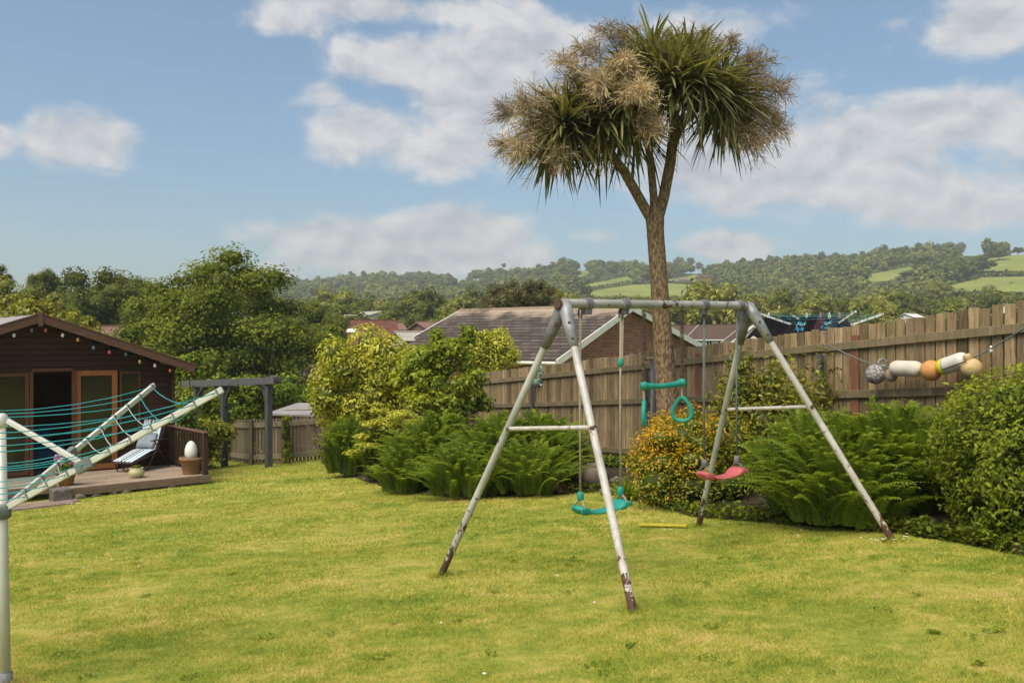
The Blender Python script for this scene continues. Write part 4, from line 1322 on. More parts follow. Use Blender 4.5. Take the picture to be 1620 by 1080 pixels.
# ------------------------------------------------------------------ SWINGS
def build_swings():
    fnl, fnr = G(697, 911), G(1002, 968)
    ffl, ffr = G(1105, 833), G(1413, 856)
    an = P(893, 480, 6.59); af = P(1184, 483.5, 7.78)
    bd = (af - an).normalized()
    side = Vector((0, 0, 1)).cross(bd); side.normalize()      # to the left/back
    o = thing('swing_frame', 'old white metal A-frame swing frame with rust patches standing on the lawn', 'swing set', (fnl + ffr) / 2)
    mb = MB(); e0 = an - bd * .07; e1 = af + bd * .06
    n = 24
    pts = [e0.lerp(e1, i / n) for i in range(n + 1)]
    mb.tint = .25
    mb.tube(pts, .034, 20)
    # a rustier stretch in the middle
    for i, p in enumerate(pts):
        t = i / n; r = .20 + .30 * math.exp(-((t - .53) / .07) ** 2) + .12 * math.exp(-((t - .97) / .05) ** 2)
        for k in range(20): mb.t[i * 20 + k] = r
    mb.build('top_bar', M['greypaint'], o, True)
    mb = MB(); mb.tube([e0 - bd * .004, e0 + bd * .02], .040, 16); mb.tube([e1 - bd * .02, e1 + bd * .004], .040, 16); mb.build('end_cap', M['chain'], o)
    legs = []
    for foot, ap, mat, mt in ((fnl, an, 'oldpaint', 'clip'), (fnr, an, 'rusty', 'galv'), (ffl, af, 'oldpaint', 'clip'), (ffr, af, 'rusty', 'galv')):
        top = ap + (foot - ap).normalized() * .02
        mb = MB(); n = 30
        bot = foot - (ap - foot).normalized() * .03
        ps = [bot.lerp(top, i / n) for i in range(n + 1)]
        mb.tube(ps, .0275, 18)
        for i in range(n + 1):
            t = i / n
            L_ = t * (top - bot).length
            v = .95 * math.exp(-(L_ / .15) ** 2) + (.42 if mat == 'oldpaint' else .30) * math.exp(-(L_ / (.95 if mat == 'oldpaint' else .60)) ** 2) + .26 * math.exp(-((t - .57) / .03) ** 2)
            for k in range(18): mb.t[i * 18 + k] = min(1, v + .12)
        leg = mb.build('leg', M[mat], o, True)
        # sleeve of the corner bracket
        d = (foot - ap).normalized()
        mb = MB(); mb.tube([ap + d * .0, ap + d * .10, ap + d * .20, ap + d * .36], [.050, .050, .043, .034], 16)
        mb.tint = .15; mb.build('bracket', M[mt], o, True)
        # bolt heads
        mb = MB()
        q = bot.lerp(top, .57); tc = Vector((0, -1, 0)); 
        mb.lathe(q + tc * .030, [(.014, 0), (.012, .012)], 10, tc); mb.lathe(ap + d * .16 + tc * .045, [(.011, 0), (.010, .010)], 10, tc)
        mb.lathe(ap + d * .29 + tc * .038, [(.011, 0), (.010, .010)], 10, tc)
        mb.build('bolt', M['chain'], leg)
        legs.append((bot, top, leg))
    for a, b, ext in ((0, 1, .03), (2, 3, .02)):
        p = legs[a][0].lerp(legs[a][1], .57); q = legs[b][0].lerp(legs[b][1], .57)
        mb = MB(); d = (q - p).normalized(); n = 14
        mb.tube([(p - d * ext).lerp(q + d * ext, i / n) for i in range(n + 1)], .0165, 12)
        for i in range(n + 1):
            for k in range(12): mb.t[i * 12 + k] = .22 + (.35 if i in (0, n) else .0) + random.uniform(0, .12)
        mb.build('crossbar', M['rusty'], o, True)
    def bar_at(px):
        k = (px - 810) / FP
        s = (k * an.y - an.x) / (bd.x - k * bd.y)
        return an + bd * s
    for px in (929, 988, 1113, 1169):       # clamps that carry the swings
        c = bar_at(px)
        u2 = bd.cross(side).normalized()
        mb = MB(); mb.lathe(c - bd * .032, [(.047, 0), (.047, .064)], 20, bd)
        mb.box(c - Z1 * .055, (.06, .045, .05), (bd, side, Z1))
        mb.build('clamp', M['clip'], o, bevel=.004)
    ax = (bd, side, Z1)
    def seat_mesh(c, L, mat, parent, sag, wdt=.15):
        """bowed plastic strap seat with thick lifted ends"""
        V, F = [], []
        N_ = 34; K = 16
        for i in range(N_ + 1):
            t = -1 + 2 * i / N_
            z = sag * (abs(t) ** 2.6)
            e = max(0, (abs(t) - .62) / .38)
            th = .011 + .021 * math.sin(min(1, max(0, (abs(t) - .55) / .42)) * math.pi) ** .8
            wd = wdt * (.92 + .16 * math.sin(min(1, max(0, (abs(t) - .5) / .5)) * math.pi)) * (math.sqrt(max(0.02, 1 - ((abs(t) - .88) / .12) ** 2)) if abs(t) > .88 else 1)
            slope = sag * 2.6 * abs(t) ** 1.6 * (1 if t > 0 else -1) / (L / 2)
            nv = (Z1 - bd * slope).normalized()
            for k in range(K):
                a = 2 * math.pi * k / K
                ca, sa = math.cos(a), math.sin(a)
                y = math.copysign(abs(ca) ** .6, ca) * wd / 2; zz = math.copysign(abs(sa) ** .8, sa) * th
                p = c + bd * (t * L / 2) + Z1 * z + side * y + nv * zz
                V.append(tuple(p))
        for i in range(N_):
            for k in range(K):
                k2 = (k + 1) % K
                F.append((i * K + k, i * K + k2, (i + 1) * K + k2, (i + 1) * K + k))
        F.append(tuple(range(K - 1, -1, -1))); F.append(tuple(N_ * K + k for k in range(K)))
        mb = MB(); mb.add(V, F); s = mb.build('seat', mat, parent, True)
        for sg in (-1, 1):      # moulded slots on the end pads
            mb = MB()
            for k in range(-2, 3):
                q = c + bd * (sg * L * .5 * .86) + Z1 * (sag * .86 ** 2.1 - .004) + bd * (k * .016)
                mb.box(q - side * (wdt * .5), (.006, .012, .03), ax)
            mb.build('grip', mat, s)
        return s
    def hang(name, label, px0, px1, zsplit, zseat, ends, mat, ropemat, beadmat, lab_group, L, sag, chain_top=.12):
        a, b = bar_at(px0), bar_at(px1)
        c = (a + b) / 2; c.z = zseat
        o2 = thing(name, label, 'swing', c, lab_group)
        seat_mesh(c, L, mat, o2, sag)
        for p, sg in ((a, -1), (b, 1)):
            top = p - Z1 * .08
            j = Vector((p.x, p.y, zsplit)) 
            ex = c + bd * (sg * L * .5 * .80)
            j.x = j.x * .25 + ex.x * .75; j.y = j.y * .25 + ex.y * .75
            mb = MB(); mb.tube([top, top.lerp(j, .5) + side * .004, j], .0085, 8)
            if ropemat == 'rope' and sg > 0:
                mb.tube([top + bd * .022, top.lerp(j, .25) + bd * .018, top.lerp(j, .255)], .007, 8)
            mb.build('rope', M[ropemat], o2, True)
            mb = MB()
            for s2 in (-1, 1):
                e = c + bd * (sg * L * .5 * .84) + side * (s2 * .075) + Z1 * (sag * .7 + .0)
                mb.tube([j, e], .007, 6)
            mb.build('rope_fork', M[ropemat], o2, True)
            mb = MB(); mb.lathe(j - Z1 * .03, [(.016, 0), (.024, .012), (.026, .035), (.024, .058), (.016, .07)], 14); mb.build('rope_clip', M[beadmat], o2, True)
            mb = MB()
            mb.tube([p - Z1 * .03 + side * (.02 * math.cos(t)) - Z1 * (.04 - .04 * math.sin(t)) for t in np.linspace(0, 6.283, 13)], .006, 6, cap=False)
            mb.build('hook', M['chain'], o2, True)
            if beadmat == 'teal' and sg > 0:
                q = top.lerp(j, .27); mb = MB(); mb.lathe(q - Z1 * .03, [(.014, 0), (.022, .012), (.024, .03), (.022, .05), (.014, .06)], 14); mb.build('rope_clip', M['teal'], o2, True)
        return o2
    hang('green_swing', 'turquoise green plastic swing seat on beige ropes, lower and nearer of the two swings', 918, 982, P(0, 778, 6.9).z, P(0, 806, 6.85).z, None, M['teal'], 'rope', 'teal', 'swings on the metal frame', .50, .060)
    hang('red_swing', 'faded red plastic swing seat on thin grey ropes in front of the gold bush', 1114, 1166, P(0, 733, 7.5).z, P(0, 757, 7.5).z, None, M['red'], 'greyrope', 'clip', 'swings on the metal frame', .50, .068)
    # trapeze with two rings
    a, b = bar_at(1019), bar_at(1079)
    a = Vector((a.x, a.y, P(0, 610, a.y).z)); b = Vector((b.x, b.y, P(0, 605, b.y).z))
    o3 = thing('trapeze', 'turquoise green trapeze bar with two hanging rings on rusty chains', 'trapeze', (a + b) / 2)
    mb = MB(); d = (b - a); n = 10
    mb.tube([a.lerp(b, i / n) - Z1 * (.015 * math.sin(math.pi * i / n)) for i in range(n + 1)], [.027 - .006 * math.sin(math.pi * min(1, i / n)) for i in range(n + 1)], 14)
    mb.build('bar', M['teal'], o3, True)
    for p in (a, b):
        mb = MB(); mb.lathe(p, [(max(.001, .036 * math.cos(t)), .036 * math.sin(t)) for t in np.linspace(-1.57, 1.57, 11)], 16, d.normalized()); mb.build('end_knob', M['teal'], o3, True)
    for px, p in ((1019, a), (1079, b)):
        top = bar_at(px) - Z1 * .045
        mb = MB(); L_ = top.z - p.z; nl = int(L_ / .042)
        for off in (-.012, .012):
            for i in range(nl):
                c = top.lerp(p, (i + .5) / nl) + bd * off
                u = bd if i % 2 else side
                mb.tube([c + u * (.009 * math.cos(t)) + Z1 * (.026 * math.sin(t)) for t in np.linspace(0, 6.283, 9)], .0035, 5, cap=False)
        mb.build('chain', M['chain'], o3)
    for p, ang in ((a, 1.25), (b, -.35)):
        u = Vector((math.cos(ang), math.sin(ang), 0))
        base = p - Z1 * .13
        u = u if p is b else Vector((.22, .97, 0)).normalized()
        pts = []
        for t in np.linspace(0, 2 * math.pi, 33):
            pr = .105 * (1 - .42 * math.cos(t) * .9)    # drop shaped: narrow at the top
            x = .072 * math.sin(t) * (1 - .42 * math.cos(t)); z = .095 * math.cos(t)
            pts.append(base - Z1 * .085 + u * x + Z1 * z)
        mb = MB(); mb.tube(pts, .0165, 12, cap=False); r_ = mb.build('ring', M['teal'], o3, True)
        mb = MB(); mb.tube([p, base + Z1 * .01], .008, 8); mb.build('ring_cord', M['rope'], r_)
    # yellow stick lying in the grass
    a, b = G(1011, 834), G(1088, 836)
    mb = MB(); mb.beam(a + Z1 * .03, b + Z1 * .03, .05, .022)
    tag(mb.build('yellow_stick', M['yellowp'], None, bevel=.006), 'flat yellow plastic stick lying on the grass at the foot of the swing frame', 'stick')
build_swings()

# ------------------------------------------------------------------ ROTARY WASHING LINE
def airer(o, base, topz, hub_z, arms, arm_r=.5, strut_t=.4, lines=10, wires=((0, 1),), mat='alu', rp=.024, sag=.06, linemats=('line', 'whiteline')):
    top = Vector(topz)
    ax = (top - base)
    hub = base + ax * ((hub_z - base.z) / ax.z)
    mb = MB(); mb.tube([base - Z1 * .02, base.lerp(top, .5), top], rp, 16); mb.build('post', M[mat], o, True)
    mb = MB(); mb.lathe(hub - Z1 * .05, [(rp + .004, 0), (.042, .01), (.043, .07), (rp + .006, .085)], 16); mb.build('hub', M['greyplastic'], o, True)
    mb = MB(); mb.lathe(top - Z1 * .07, [(rp + .003, 0), (.034, .01), (.034, .06), (.018, .075)], 16); mb.build('top_collar', M[mat], o, True)
    mb = MB(); mb.tube([base - Z1 * .03, base + Z1 * .075], rp + .008, 14); mb.build('ground_socket', M['clip'], o, True)
    tips = []
    for d in arms:
        d = Vector(d)
        tip = hub + d
        dn = d.normalized()
        mb = MB(); mb.beam(hub + dn * .03, tip, .021, .033); arm = mb.build('arm', M[mat], o, bevel=.004)
        zx = Z1.cross(dn).normalized()
        for i in range(lines + 1):
            mb = MB(); mb.box(hub + d * (.12 + .86 * i / lines), (.012, .025, .039), (dn, zx, dn.cross(zx))); mb.build('line_holder', M['greyplastic'], arm)
        c = hub + d * strut_t
        st0 = top - Z1 * .035 + Vector((dn.x, dn.y, 0)).normalized() * .04
        mb = MB(); mb.beam(st0, c, .020, .026); mb.build('strut', M[mat], o, bevel=.003)
        mb = MB(); mb.box(c, (.10, .042, .062), (dn, Z1.cross(dn).normalized(), dn.cross(Z1.cross(dn).normalized()))); mb.build('slider', M['greyplastic'], o, bevel=.006)
        tips.append(d)
    for a, b in wires:
        for i in range(lines + 1):
            t = .12 + .86 * i / lines
            p, q = hub + tips[a] * t, hub + tips[b] * t
            sg = sag * t * random.uniform(.5, 1.6)
            mb = MB(); mb.tube([p.lerp(q, k / 8) - Z1 * (sg * 4 * (k / 8) * (1 - k / 8)) for k in range(9)], .0026, 5)
            mb.build('line', M[linemats[1] if (a, b) == wires[0] and i < lines - 1 else linemats[0]], o, True)
    return hub, tips
def build_airers():
    b = onG(10, 4.86); top = P(1.5, 655, 4.86)
    o = thing('rotary_washing_line', 'cream aluminium rotary washing line with turquoise lines at the left edge of the lawn', 'washing line', b)
    hubz = P(0, 806, 4.86).z
    hub = b.lerp(top, (hubz - b.z) / (top.z - b.z))
    a1 = P(352, 616, 4.62) - hub; a2 = P(244, 609, 6.05) - hub
    a3 = Vector((-a1.x, -a1.y, a1.z)); a4 = Vector((-a2.x, -a2.y, a2.z))
    airer(o, b, top, hubz, [a1, a2, a3, a4], lines=9, wires=((0, 1), (1, 2), (2, 3), (3, 0)), strut_t=.385, sag=.10)
    # the neighbour's airer behind the long fence, hung with dark washing
    d0 = 15.0
    b = onG(1300, d0); b.z = g1(b.x, b.y)
    o = thing('neighbour_washing_line', 'white rotary washing line behind the long fence, hung with dark clothes', 'washing line', b)
    top = P(1300, 508, d0); hubz = P(0, 530, d0).z
    hub = Vector((b.x, b.y, hubz))
    tipz = P(0, 496, d0).z - hubz
    arms = []
    for ang in (8, 98, 188, 278):
        arms.append(Vector((math.cos(R(ang)) * 1.1, math.sin(R(ang)) * 1.1, tipz)))
    hb, tips = airer(o, b, top, hubz, arms, lines=7, wires=((0, 1), (1, 2), (2, 3), (3, 0)), mat='white', sag=.03)
    def cloth(name, label, c0, c1, c2, c3, mat, cat_='cloth', wav=.05, tt=None):
        """hanging cloth between four corners, with soft folds"""
        V, F, T = [], [], []; nu, nv = 22, 14
        cs = [Vector(c) for c in (c0, c1, c2, c3)]
        nrm = (cs[1] - cs[0]).cross(cs[3] - cs[0]).normalized()
        for j in range(nv + 1):
            for i in range(nu + 1):
                u, v = i / nu, j / nv
                p = (cs[0].lerp(cs[1], u)).lerp(cs[3].lerp(cs[2], u), v)
                p += nrm * (wav * v * math.sin(u * 15 + v * 2) + wav * .5 * math.sin(u * 31)) - Z1 * (.05 * math.sin(math.pi * u) * (1 - v))
                V.append(p); T.append(v)
        for j in range(nv):
            for i in range(nu):
                a = j * (nu + 1) + i; F.append((a, a + 1, a + nu + 2, a + nu + 1))
        me = fast_mesh(name, np.array([v[:] for v in V]), np.array(F), np.array(T), mat, True)
        ob = link(name, me); m = ob.modifiers.new('thick', 'SOLIDIFY'); m.thickness = .008
        return tag(ob, label, cat_, 'washing on the neighbouring line')
    m = NT("striped_towel")
    tw = m.fin(m.ramp(m.attr(), [(0, (.02, .02, .03)), (.25, (.05, .24, .32)), (.36, (.25, .42, .48)), (.45, (.02, .02, .03)), (.6, (.05, .24, .32)), (.8, (.02, .02, .03))], 'CONSTANT'), .95, 0, .05)
    maroon = simple("maroon_cloth", (.085, .022, .035), (.05, .015, .022), 6, rough=.95)
    navy = simple("navy_cloth", (.02, .025, .045), (.012, .015, .03), 6, rough=.95)
    cloth('black_sheet', 'large black sheet slung over the lines behind the fence', P(1214, 499, 15.6), P(1290, 500, 14.9), P(1296, 536, 14.2), P(1172, 538, 14.6), M['black'], 'sheet')
    cloth('striped_towel', 'teal and black striped towel next to the black sheet', P(1266, 501, 14.8), P(1279, 502, 14.8), P(1272, 531, 14.15), P(1252, 531, 14.15), tw, 'towel')
    cloth('dark_shirt', 'black shirt between the striped towel and the maroon top', P(1280, 500, 14.7), P(1292, 500, 14.7), P(1288, 531, 14.15), P(1266, 531, 14.15), M['black'], 'shirt')
    cloth('maroon_top', 'maroon top pegged in the middle of the line', P(1291, 501, 14.7), P(1305, 501, 14.7), P(1303, 528, 14.2), P(1284, 527, 14.2), maroon, 'top')
    cloth('blue_striped_shirt', 'blue and black striped shirt right of the maroon top', P(1306, 502, 14.7), P(1319, 501, 14.7), P(1306, 529, 14.2), P(1294, 528, 14.2), tw, 'shirt')
    cloth('navy_trousers', 'navy trousers hung last on the right of the line', P(1320, 501, 14.6), P(1338, 500, 14.6), P(1350, 526, 14.1), P(1306, 528, 14.1), navy, 'trousers')
    # pegs
    for px, c, lab in ((1216, 'white', 'white peg at the left corner of the black sheet'), (1276, 'white', 'white peg above the dark shirt'), (1298, 'pinkpeg', 'pink peg on the maroon top'),
                   (1312, 'white', 'white peg on the blue striped shirt'), (1328, 'pinkpeg', 'pink peg on the navy trousers')):
        if c not in M: M[c] = simple(c, (.55, .25, .30), rough=.5)
        mb = MB(); q = P(px, 498, 14.72)
        mb.beam(q - Z1 * .045 + Vector((-.012, 0, 0)), q + Z1 * .045 + Vector((-.002, 0, 0)), .016, .012); mb.beam(q - Z1 * .045 + Vector((.012, 0, 0)), q + Z1 * .045 + Vector((.004, 0, 0)), .016, .012)
        tag(mb.build('clothes_peg', M[c]), lab, 'peg', 'pegs on the neighbouring line')
build_airers()

# ------------------------------------------------------------------ PALM (cabbage tree)
def build_palm():
    D = 14.6
    b = onG(1063, D)
    o = thing('cabbage_palm', 'tall cabbage palm with three limbs, spiky green heads and dry flower sprays', 'palm tree', b)
    m = NT("palm_bark")
    v = m.n("ShaderNodeTexVoronoi"); v.inputs['Scale'].default_value = 34; m.l(m.pos((1, 1, .40)), v.inputs['Vector'])
    n = m.noise(m.pos((1, 1, .5)), 5, 5, .6)
    fn = m.noise(m.pos((1, 1, .30)), 34, 4, .7)
    kk = m.math('ADD', m.math('MULTIPLY', v.outputs['Distance'], .55), m.math('MULTIPLY', m.math('SUBTRACT', 1, fn), .75))
    col = m.ramp(kk, [(.42, (.40, .27, .150)), (.80, (.100, .060, .034))])
    col = m.mix(m.math('MULTIPLY', n, .35), col, (.20, .135, .075))
    m.bump(v.outputs['Distance'], -1.0, .03)
    bark = m.fin(col, .9, 0, .15)
    def Q(px, py, dy=0): return P(px, py, D + dy)
    g = np.random.default_rng(21)
    mb = MB()
    pts = [b - Z1 * .1, Q(1061, 700), Q(1056, 640), Q(1050, 560), Q(1045, 480), Q(1040, 410), Q(1037, 370), Q(1036, 345)]
    wpx = [48, 42, 36, 31, 28, 27, 27, 29]
    fine = []; fr = []
    for i in range(len(pts) - 1):
        for k in range(5):
            t = k / 5; fine.append(pts[i].lerp(pts[i + 1], t)); fr.append((wpx[i] * (1 - t) + wpx[i + 1] * t) / 2 * D / FP * (1 + g.normal(0, .012)))
    fine.append(pts[-1]); fr.append(wpx[-1] / 2 * D / FP)
    mb.tube(fine, fr, 20); mb.build('trunk', bark, o, True)
    lk = .84
    limbs = [([Q(1032, 350), Q(1012, 315, -.05), Q(988, 272, -.15), Q(964, 242, -.25), Q(925, 222, -.35), Q(895, 200, -.4)], [20, 19, 18, 16, 14, 12]),
             ([Q(1037, 352), Q(1034, 310, .05), Q(1029, 255, .1), Q(1022, 205, .1), Q(1005, 150, -.1)], [18, 15, 14, 14, 12]),
             ([Q(1039, 352), Q(1050, 312, .05), Q(1061, 255, .1), Q(1066, 205, .15), Q(1066, 160, .1), Q(1062, 110, .1)], [22, 21, 20, 19, 16, 12]),
             ([Q(1066, 225, .15), Q(1085, 190, .2), Q(1115, 160, .3), Q(1140, 140, .3)], [14, 14, 13, 11])]
    for ps, wp in limbs:
        mb = MB(); f2 = []; r2 = []
        for i in range(len(ps) - 1):
            for k in range(4):
                t = k / 4; f2.append(ps[i].lerp(ps[i + 1], t)); r2.append(lk * (wp[i] * (1 - t) + wp[i + 1] * t) / 2 * D / FP)
        f2.append(ps[-1]); r2.append(wp[-1] / 2 * D / FP)
        mb.tube(f2, r2, 14); mb.build('limb', bark, o, True)
    heads = [(888, 200, -.45, (-.5, -.2, .6), 300), (925, 175, .3, (-.3, .3, .8), 200), (985, 160, -.4, (-.15, -.35, .9), 280), (1000, 110, .35, (-.1, .4, .9), 240), (1062, 118, -.35, (0, -.4, .9), 360),
             (1066, 95, .4, (.1, .5, .9), 240), (1140, 140, .1, (.5, -.1, .75), 320), (1150, 165, .5, (.5, .5, .5), 200), (1110, 120, -.45, (.3, -.45, .7), 260), (890, 205, -.5, (-.5, -.3, -.35), 170), (935, 185, -.3, (-.1, -.35, -.3), 110), (990, 165, -.3, (0, -.3, -.5), 120), (1085, 135, -.2, (.15, -.3, -.4), 110), (1150, 150, -.1, (.5, -.2, -.4), 150), (870, 215, 0, (-.7, 0, -.2), 120), (955, 190, -.35, (-.1, -.35, -.2), 150), (1000, 200, .2, (0, .1, -.4), 120), (945, 165, -.2, (-.2, -.2, .5), 150), (955, 150, .3, (-.2, .3, .7), 150), (1030, 75, 0, (-.1, -.1, 1), 170), (1090, 85, 0, (.2, -.1, 1), 150)]
    for hx, hy, dy, axd, n in heads:
        c = np.array(Q(1015 + (hx - 1015) * .97, 160 + (hy - 160) * .85 + 4, dy)); ax = np.array(axd) / np.linalg.norm(axd)
        d = rand_dirs(g, n * 2); d = d[(d @ ax) > -.62][:int(n * .86)]
        n = len(d)
        k = (d @ ax)
        # old leaves hang as a skirt, young ones stand up
        dr = np.where(k < .25, .45, .16) * g.uniform(.5, 1.5, n)
        V, F, T = sword(g, c + d * .06 + g.normal(0, .05, (n, 3)), d, .84, .041, 0.3, np.clip(.45 + .30 * k + g.normal(0, .2, n), 0, 1), wd=(.5, 1, .95, .6, .03))
        # extra droop by age
        link('leaf_head', fast_mesh('leaf_head', V, F, T, M['cord']), o)
    # dead flower sprays
    def spray(c, ax, L, n1, seed, tint):
        gg = np.random.default_rng(seed)
        c = np.array(c); ax = np.array(ax, float); ax /= np.linalg.norm(ax)
        segs = []     # p0, p1, width
        side = np.cross(ax, [.3, .2, 1.]); side /= np.linalg.norm(side); s2 = np.cross(ax, side)
        droop = np.array([0, 0, -1.])
        def bez(p, d, l, k, dr, wd):
            ps = [p + d * (l * t) + droop * (l * (dr + .10) * t * t) for t in np.linspace(0, 1, k + 1)]
            for a, b2 in zip(ps[:-1], ps[1:]): segs.append((a, b2, wd))
            return ps
        main = bez(c, ax, L, 6, .22, .020)
        for i in range(n1):
            t = gg.uniform(.12, 1.0)
            p = c + ax * L * t + droop * (L * .22 * t * t)
            a = gg.uniform(0, 6.283); e = gg.uniform(.35, 1.2)
            d = ax * math.cos(e) + (side * math.cos(a) + s2 * math.sin(a)) * math.sin(e)
            l = L * (.62 - .38 * t) * gg.uniform(.75, 1.25)
            l *= 1.6 if gg.uniform() < .16 else 1
            sub = bez(p, d, l, 4, .18, .009)
            for q in range(18):
                tt = gg.uniform(.1, 1)
                p2 = p + d * l * tt + droop * l * .18 * tt * tt
                a2 = rand_dirs(gg, 1)[0]; d2 = d * .65 + a2 * .75; d2 /= np.linalg.norm(d2)
                bez(p2, d2, gg.uniform(.10, .24) * (L / .8), 2, .05, .0062)
        A = np.array([s[0] for s in segs]); B = np.array([s[1] for s in segs]); W = np.array([s[2] for s in segs])
        d = B - A; d /= np.maximum(np.linalg.norm(d, axis=1, keepdims=True), 1e-9)
        s = np.cross(d, rand_dirs(gg, len(d))); s /= np.maximum(np.linalg.norm(s, axis=1, keepdims=True), 1e-6)
        V = np.stack([A - s * W[:, None] / 2, A + s * W[:, None] / 2, B + s * W[:, None] / 2, B - s * W[:, None] / 2], 1).reshape(-1, 3)
        T = np.repeat(np.clip(tint + gg.normal(0, .15, len(A)), 0, 1), 4)
        link('flower_spray', fast_mesh('flower_spray', V, np.arange(len(V)).reshape(-1, 4), T, M['panicle']), o)
    S = [(960, 170, -.6, (-.25, -.6, .45), .75, 46, .95), (1000, 165, -.7, (.0, -.75, .15), .75, 52, 1.0), (985, 140, -.5, (-.1, -.6, .65), .7, 44, .98), (1015, 185, -.6, (.1, -.6, -.25), .65, 36, .85), (930, 150, -.3, (-.6, -.4, .7), .85, 40, .7),
         (955, 115, 0, (-.55, .1, .85), .8, 34, .6), (890, 190, -.5, (-.75, -.5, .35), .95, 44, .6), (880, 220, -.5, (-.75, -.5, -.1), .9, 46, .7), (870, 195, -.3, (-.9, -.1, .35), .95, 30, .4), (900, 230, -.6, (-.4, -.6, -.4), .6, 32, .55), (865, 235, -.4, (-.95, -.2, .1), .85, 26, .45),
         (1005, 95, .2, (-.2, 0, 1), .8, 26, .55), (985, 85, 0, (-.5, -.1, .85), .7, 24, .5), (1060, 95, .2, (.1, .2, 1), .65, 26, .5), (1100, 90, .1, (.35, -.2, .9), .6, 26, .55),
         (1160, 130, .1, (.75, -.2, .6), .85, 40, .5), (1170, 150, .0, (.9, -.3, .25), .85, 42, .5), (1165, 175, .1, (.85, -.3, -.25), .85, 46, .6), (1150, 195, -.1, (.6, -.5, -.4), .75, 40, .6), (1185, 170, .3, (.9, .3, .1), .7, 34, .45), (1135, 100, .1, (.5, -.1, .85), .65, 28, .5)]
    for i, (px, py, dy, ax, L, n1, t) in enumerate(S):
        spray(Q(1005 + (px - 1005) * .93, 150 + (py - 150) * .95, dy), ax, L * .92, int(n1 * 1.15), 100 + i, t - (.0 if i < 4 else .12))
build_palm()

# ------------------------------------------------------------------ FERNS, SHRUBS, HEDGE
def fern_mesh(seed, R_, H, n, name='fronds', nb=1, sx=1.0):
    g = np.random.default_rng(seed)
    parts = []
    NP = 30
    t = np.linspace(.12, 1.0, NP)
    a = g.uniform(0, 2 * math.pi, n)
    rad = np.sqrt(g.uniform(0, 1, n))
    bx = np.cos(a) * rad * R_ * .60 * sx; by = np.sin(a) * rad * R_ * .60
    az = a + g.normal(0, .5, n)
    out = R_ * (.12 + .52 * rad) * g.uniform(.55, 1.35, n)
    hh = H * (1.05 - .46 * rad ** 2.6) * g.uniform(.66, 1.06, n)
    hx, hy = np.cos(az), np.sin(az)
    T_ = t[None, :]
    o_ = out[:, None] * (T_ ** 2.3)
    z_ = hh[:, None] * (1.16 * T_ - .16 * T_ ** 4 - .14 * (T_ ** 6))
    px = bx[:, None] + hx[:, None] * o_ * sx; py = by[:, None] + hy[:, None] * o_
    C = np.stack([px, py, z_], -1)
    tan = np.gradient(C, axis=1); tan /= np.linalg.norm(tan, axis=2, keepdims=True)
    tw = az + math.pi / 2 + g.normal(0, .6, n)
    sd = np.stack([np.cos(tw), np.sin(tw), g.normal(0, .15, n)], -1)[:, None, :] * np.ones((1, NP, 1))
    sd -= tan * np.sum(sd * tan, 2, keepdims=True); sd /= np.linalg.norm(sd, axis=2, keepdims=True)
    nr = np.cross(tan, sd)
    ln = (.095 * (H / 1.1)) * np.sin(np.pi * np.clip(t, 0, 1) ** .75) ** .8 + .012
    tf = np.clip(g.normal(.5, .2, n), 0, 1)
    for s in (-1, 1):
        d = sd * s * .86 + tan * .42 - np.array([0, 0, .12]) + nr * g.normal(0, .10, (n, NP, 1))
        L = ln[None, :, None] * g.uniform(.8, 1.15, (n, NP, 1))
        w = tan * (.0125 * H)
        base = C
        mid = C + d * L * .42
        tip = C + d * L
        V = np.stack([base - w * .3, mid - w + nr * .004, tip, mid + w * .9 + nr * .004], 2).reshape(-1, 3)
        F = np.arange(len(V)).reshape(-1, 4)
        tt = np.clip(tf[:, None] * .72 - .22 + .50 * T_ ** 1.3 + g.normal(0, .07, (n, NP)), 0, 1)  # darker towards the base: shade low in the clump put into the tint
        parts.append((V, F, np.repeat(tt.ravel(), 4)))
    # the stalks
    w = sd * .004
    A = C[:, :-1]; B = C[:, 1:]
    V = np.stack([A - w[:, :-1], A + w[:, :-1], B + w[:, 1:], B - w[:, 1:]], 2).reshape(-1, 3)
    parts.append((V, np.arange(len(V)).reshape(-1, 4), np.full(len(V), .55)))
    return mesh_mixed(name, parts, M['fern'])
def fern(label, base, R_, H, n, seed, sx=1.0, rot=0):
    o = thing('fern', label, 'fern', base, 'ferns in the flower border')
    f = link('fronds', fern_mesh(seed, R_, H, n, sx=sx)); f.parent = o
    o.rotation_euler = (0, 0, rot)
    return o
